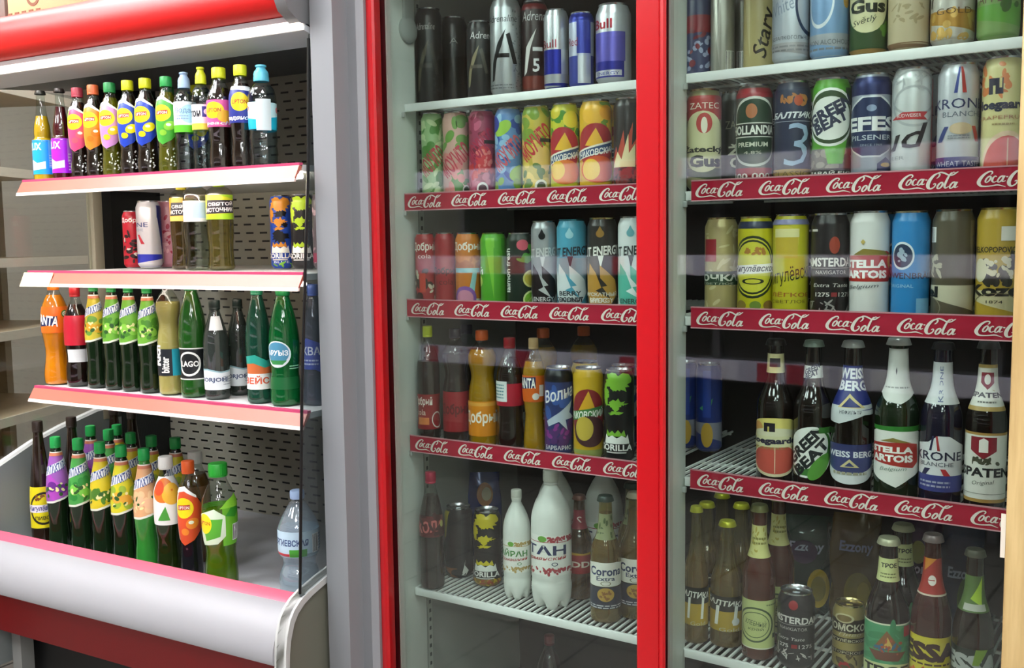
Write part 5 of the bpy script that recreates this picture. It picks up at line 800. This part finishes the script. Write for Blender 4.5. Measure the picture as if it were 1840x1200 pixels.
# bottom well
KV = [R('d8ca1c', -2, 2, .16, .49), R('1f1d16', -2, 2, .155, .165), O('24221a', .1, .32, .85, .13, .14), E('d8ca1c', .1, .32, .6, .1), R('d8d4dc', -1.1, 1.1, .29, .35), T('3a3a7a', 'Жигулёвское', -.9, .95, .295, .345, 0, .15, .03), S('7a4a1c', 5, 411, -.3, .2, .39, .43, .12, .015), T('2a281c', 'ПИВО', -.4, .4, .23, .26, 0, 0, .02)]
BRB = M('20140c', .1, coat=.5)
bottle('we1', 'm4', 'beer_bottle', 48, 92, 756, 'cone', BRB, 'tall dark brown bottle with yellow label, leftmost in the bottom well', 'bottle', KV, None, None, 0, ('screw', '2a201a'))
wl = (('we2', 80, 124, 784, '9a5ab0', 'b04ab8', '6a2a8a', NSH, 'purple grape'), ('we3', 120, 165, 787, '4aa04a', '2f8a3a', '7ac84a', NSH, 'green herb'), ('we4', 159, 204, 793, 'd8c42a', '5a8a2a', '4a7a2a', NSH, 'yellow feijoa'), ('we5', 196, 243, 799, 'd6ce2a', '9ab83a', 'e0a83a', NSH, 'yellow pear'), ('we6', 237, 284, 805, 'dca878', 'e8c090', 'e8b890', M('2c7a2c', .1, coat=.5), 'peach-cream'))
for k, x0, x1, yt, c0, c1, fr, sh, wd_ in wl:
    bottle(k, 'm4', 'lemonade_bottle', x0, x1, yt, 'natakh', sh, 'green-capped lemonade bottle with %s label in the front row of the well' % wd_, 'bottle', NAT(c0, c1, fr, hash(x0) % 97), None, None, 0, ('screw', '1f9a4a'))
bottle('we7', 'm4', 'juice_bottle', 274, 325, 819, 'lipton', PET, 'juice bottle with white cap and mango label', 'bottle', [R('e4e6e0', -2, 2, .44, .72), P('e4e6e0', (-1, .72), (1, .72), (.8, .84), (-.8, .84)), E('dd7a2a', -.2, .73, .62, .1, 24, .3), E('e8b43a', .25, .7, .5, .09), E('d8502a', -.45, .75, .3, .06), P('4a9a3a', (-.5, .48), (-.1, .6), (.1, .48))], None, thin('8a9a4a', .03, .55, '2c3a14'), .8, ('screw', 'dcdcd6'))
bottle('we8', 'm4', 'iced_tea_bottle', 317, 362, 827, 'lipton', PET, 'iced tea bottle with orange cap and orange label in the well', 'bottle', LIP('e8dcc8', 'd8502a', 'e8862a'), None, M('17141c', .1), .66, ('screw', 'e0602a'))
bottle('we9', 'm4', 'iced_tea_bottle', 360, 426, 831, 'lipton', PET, 'large green tea bottle with green cap, rightmost of the front row in the well', 'bottle', [R('6cb82c', .1, 2, .36, .66), R('6cb82c', -2, -1.1, .36, .66), P('d4e6c8', (-1, .6), (-.2, .66), (.2, .6), (.2, .44), (-.1, .38), (-.8, .36), (-1, .4)), P('58ac34', (-.7, .58), (.1, .58), (.0, .44), (-.6, .4)), E('f0d81c', -.62, .54, .32, .08), T('b8302a', 'LIPTON', -.88, -.36, .53, .56, 0, 0, .02), BAR(.5, .88, .4, .52, 12, 6), P('3a9a2c', (.2, .6), (.5, .68), (.9, .64), (.6, .58)), P('8ad03a', (.0, .66), (1, .66), (.8, .76), (.3, .72))], None, thin('a8b83a', .03, .5, '6a8a14'), .62, ('screw', '2fae3a'), Y=1.79)
bottle('we10', 'm4', 'water_bottle', 497, 574, 880, 'can5', thin('f3f8fb', .1, .08, 'dfeaf2', 0), 'large clear water bottle alone at the right end of the well', 'bottle', [R('bcd6e4', -2, 2, .42, .66), T('2f4a7a', 'СЕРГИЕВСКАЯ', -1.1, .3, .53, .59, 0, 0, .03), R('4aa83a', -.3, .25, .43, .5), R('c8404a', -1, -.3, .435, .46), BAR(.45, .7, .46, .62, 3, 5), LINES('5a7aa0', .72, .95, .46, .62, 6)], None, thin('f6fbfd', .08, .22, 'e2f0f8', 22), .86, ('screw', 'a8c4e8'), Y=1.82)
def behind(key, px_, py_, Y, label, z=-.868):
    x = at(3, px_, py_, Y).x; return again(key, 3, x, Y, z, label, 'second-row bottles in the bottom well')
behind('we1', 129, 780, 1.89, 'dark brown bottle behind the purple-labelled lemonade in the well')
behind('we1', 206, 775, 2.09, 'dark bottle standing farther back under the lower shelf, left of two')
behind('we1', 238, 775, 2.07, 'dark bottle standing farther back under the lower shelf, right of two')
behind('we2', 163, 785, 1.96, 'second-row lemonade bottle whose dim green cap shows behind the green herb label')
behind('we3', 195, 785, 1.93, 'second-row lemonade bottle whose dim green cap shows behind the feijoa label')
behind('we4', 235, 792, 1.93, 'second-row lemonade bottle whose dim green cap shows behind the pear label')
behind('we5', 272, 797, 1.93, 'second-row lemonade bottle whose dim green cap shows behind the peach label')
behind('we5', 315, 800, 1.94, 'second-row lemonade bottle whose dim green cap shows behind the mango juice')
behind('we4', 210, 770, 2.0, 'third-row lemonade bottle with a dim cap, deepest in the well')
bottle('we11', 'm4', 'juice_bottle', 327, 378, 810, 'lipton', PET, 'brownish juice bottle with white cap behind the orange-capped tea', 'bottle', [R('7a5a3a', -2, 2, .4, .7)], None, M('6a4a24', .2), .8, ('screw', 'cfcfc8'), Y=1.91)
# ---- goods farther back in the glass coolers
def back(u, key, x, y, z, label, g): return again(key, u, x, y, z, label, g)
G1 = 'second-row goods behind the left glass door'; G2 = 'second-row goods behind the right glass door'
for i, k in enumerate(('moh1', 'moh2', 'moh3', 'moh4', 'moh5', 'och1', 'och2')):
    o = ITEMS[k]; n = ('lime', 'pink-green', 'pomegranate', 'blue', 'yellow-green', 'lemon', 'peach')[i]
    X, r, zt = cyl(1, *((757, 797, 204), (795, 843, 202), (842, 890, 199), (889, 938, 195), (938, 990, 191), (989, 1041, 187), (1041, 1100, 181))[i], 1.866)
    back(1, k, X, 1.945, .087, 'second %s can in line directly behind its twin' % n, G1)
for x, n in ((-1.175, 'behind the cream-capped orange bottle'), (-1.115, 'above the barberry can')):
    back(1, 'oran1', x, 1.975 if x < -1.15 else 2.06, -.47, 'orange soda bottle in the second row '+n, G1)
for x, k, n in ((-1.06, 'och3', 'gold can in the second row of the lower strip shelf'), (-.965, 'barb', 'dark blue can in the second row of the lower strip shelf'), (-.895, 'gor1', 'black and lime can in the second row of the lower strip shelf')):
    back(1, k, x, 1.965, -.47, n, G1)
back(1, 'cola1', -1.39, 1.975, -.47, 'cola bottle in the second row behind the yellow-green cap', G1)
back(1, 'tan2', -1.16, 2.0, -.82, 'large white milky bottle in the second row behind the small one', G1)
back(1, 'tan2', -1.055, 2.04, -.82, 'large white milky bottle in the second row behind the red-labelled beer', G1)
back(1, 'redd', -1.03, 1.93, -.82, 'second red-labelled beer bottle, partly hidden by the lager', G1) if 0 else None
for x, k, n in ((-.965, 'cor1', 'lager bottle in the second row, left of the pair'), (-.885, 'cor2', 'lager bottle in the second row by the door frame')):
    back(1, k, x, 2.005, -.82, n, G1)
# pouches, and other goods behind the beer bottles
def pouch(key, u, px0, px1, y0, y1, Y, c, label, spots=(), txt=None, z=-.8185):
    a = at(u, px0, (y0+y1)/2, Y); b = at(u, px1, (y0+y1)/2, Y); X = (a.x+b.x)/2; w = (b.x-a.x)/2; h = at(u, (px0+px1)/2, y0, Y).z-z
    root = tag(empty('snack_pouch', W(u, X, Y, z)), label, 'pouch', 'shiny snack pouches standing behind the beer bottles'); root.rotation_euler.z = face_rz(root.location)
    rr = random.Random(key); ph = rr.uniform(0, 6)
    def sh(zz, t, r):
        k = zz/h; th = .34+.16*math.sin(PI*min(1, k*1.1)); th = th*(1-max(0, (k-.8)/.2)*.85)
        q = 1+.05*math.sin(5*t+ph+9*k)+.03*math.sin(13*k+ph+2*t)
        return r*q, zz
    mb = MB(); prof = [(0, 0), (0, w*.85)]+[(h*k/14, w*(.92+.08*math.sin(PI*k/14))) for k in range(1, 14)]+[(h, w*.9), (h, 0)]
    mb.lathe(prof, M(c, .14, .2, coat=.4), 48, fn=sh)
    for v in mb.bm.verts:
        k = v.co.z/h; v.co.y *= (.5-.12*k)*(1-max(0, (k-.82)/.18)*.93)
    mb.link('bag', root)
    lb = MB(); i = 0
    for cc, a_, v_, ra, rv in spots:
        i += 1; m = M(cc, .25); bm = lb.bm; n = 22; vs = []
        for q in range(n):
            xx = (a_+ra*math.cos(2*PI*q/n))*w; zz = (v_+rv*math.sin(2*PI*q/n))*h; k = zz/h
            yy = -w*math.sqrt(max(.02, 1.0-(xx/w)**2))*(.5-.12*k)*(1-max(0, (k-.82)/.18)*.93)*1.06-.0025*i
            vs.append(bm.verts.new((xx, yy, zz)))
        f = bm.faces.new(vs); f.material_index = lb.mi(m)
    if txt:
        vv, ff = text_tris(txt[0], .03, .1); mi = lb.mi(M(txt[1], .3)); V = []
        for x, y in vv:
            xx = x*w*1.3; zz = (txt[2]+y*.12)*h; k = zz/h
            V.append(lb.bm.verts.new((xx, -w*math.sqrt(max(.02, 1-(xx/w)**2))*(.5-.12*k)*1.08-.008, zz)))
        for q in ff:
            try: f = lb.bm.faces.new([V[j] for j in q]); f.material_index = mi
            except ValueError: pass
    lb.link('print', root, sharp=False); ITEMS[key] = root; return root
pouch('po1', 2, 1404, 1496, 925, 1052, 2.12, '12382c', 'dark green shiny snack pouch with a gold round picture behind the beers', (('c8a83a', .45, .28, .42, .2), ('8a7a2c', .45, .28, .28, .13), ('27406a', -.4, .15, .4, .12), ('3f2a4a', -.1, .66, .5, .12)), ('Ezzony', 'b8b8d0', .7))
pouch('po2', 2, 1494, 1584, 922, 1066, 2.1, '5a4216', 'amber snack pouch with purple lettering above the gold can', (('7a6a24', .1, .3, .55, .2), ('93803a', .3, .32, .25, .1)), ('Ezzony', '8a86a8', .72))
pouch('po3', 2, 1600, 1692, 935, 1060, 2.12, '3a1c40', 'purple snack pouch between the boat-label and yellow-label bottles', (('6a5a24', -.2, .25, .45, .18), ('8f8a3a', .1, .75, .3, .1)), ('Ezzony', 'b0a0b8', .6))
pouch('po4', 2, 1690, 1770, 945, 1085, 2.1, '27324c', 'dark blue-green snack pouch at the right behind the lime-streaked bottle', (('4a6a2c', .2, .4, .4, .2),), ('Ezzony', '9aa0b8', .62))
for px_, Y, n in ((1270, 1.97, 'yellow-capped bottle behind the leftmost banded amber bottle'), (1297, 2.06, 'yellow-capped bottle at the very back of the amber crowd'), (1332, 2.0, 'yellow-capped bottle just left of the pale neck label'), (1360, 2.11, 'yellow-capped bottle deep behind the pale neck label')):
    back(2, 'bb2', at(2, px_, 960, Y).x, Y, -.82, n, G2)
back(2, 'bhl', at(2, 1399, 960, 1.93).x, 1.93, -.82, 'brown bottle with pale neck label in the second row', G2)
back(2, 'btr', at(2, 1622, 1000, 1.935).x, 1.935, -.82, 'second boat-label bottle half hidden behind the first', G2)
ec = can('blue', 'b4', 'energy_drink_can', 1250, 1298, 652, '16307a', 'tall blue can with yellow base drawing, back left on the lower strip shelf', 'can', [R('8a8a9a', -2, 2, .03, .34), E('c8a03a', -.1, .2, .3, .14), P('4a9a6a', (-.5, .5), (.2, .62), (.0, .44)), R('20409a', -.3, .1, .4, .93)], Y=2.04)
back(2, 'blue', at(2, 1231, 720, 2.05).x, 2.05, -.47, 'tall blue can half behind the white mullion on the lower strip shelf', G2)
for k, px_, n in (('amst', 1478, 'black arched-name can'), ('stel', 1548, 'white can'), ('lowe', 1620, 'bright blue can')):
    back(2, k, at(2, px_, 450, 1.915).x, 1.915, -.153, 'second %s in line behind the front one of the middle row' % n, G2)
for k, px_, n in (('balt', 1415, 'navy number can'), ('beat', 1482, 'bright green can'), ('efes', 1553, 'silver and navy can'), ('krone', 1702, 'can with red and blue strokes')):
    back(2, k, at(2, px_, 220, 1.918).x, 1.918, .087, 'second %s behind the front one of the upper row' % n, G2)
# bottom compartment of the left cooler
row('a6', 1, -1.22, 1.9, 'bottles on the floor behind the left glass door')
bottle('fl1', 'a6', 'soda_bottle', 965, 1010, 1140, 'coke', PET, 'cola bottle on the cooler floor under the wire shelf', 'bottle', [R('8a1c24', -2, 2, .4, .6)], None, COLA, .82, ('screw', '6a2a30'), Y=2.06)
pouch('po5', 1, 848, 896, 848, 1000, 2.11, '1c3a86', 'dark blue shiny snack pouch behind the yellow-patched black can', (('c88a5a', .0, .75, .5, .14), ('d8c8a8', .1, .76, .3, .08)))
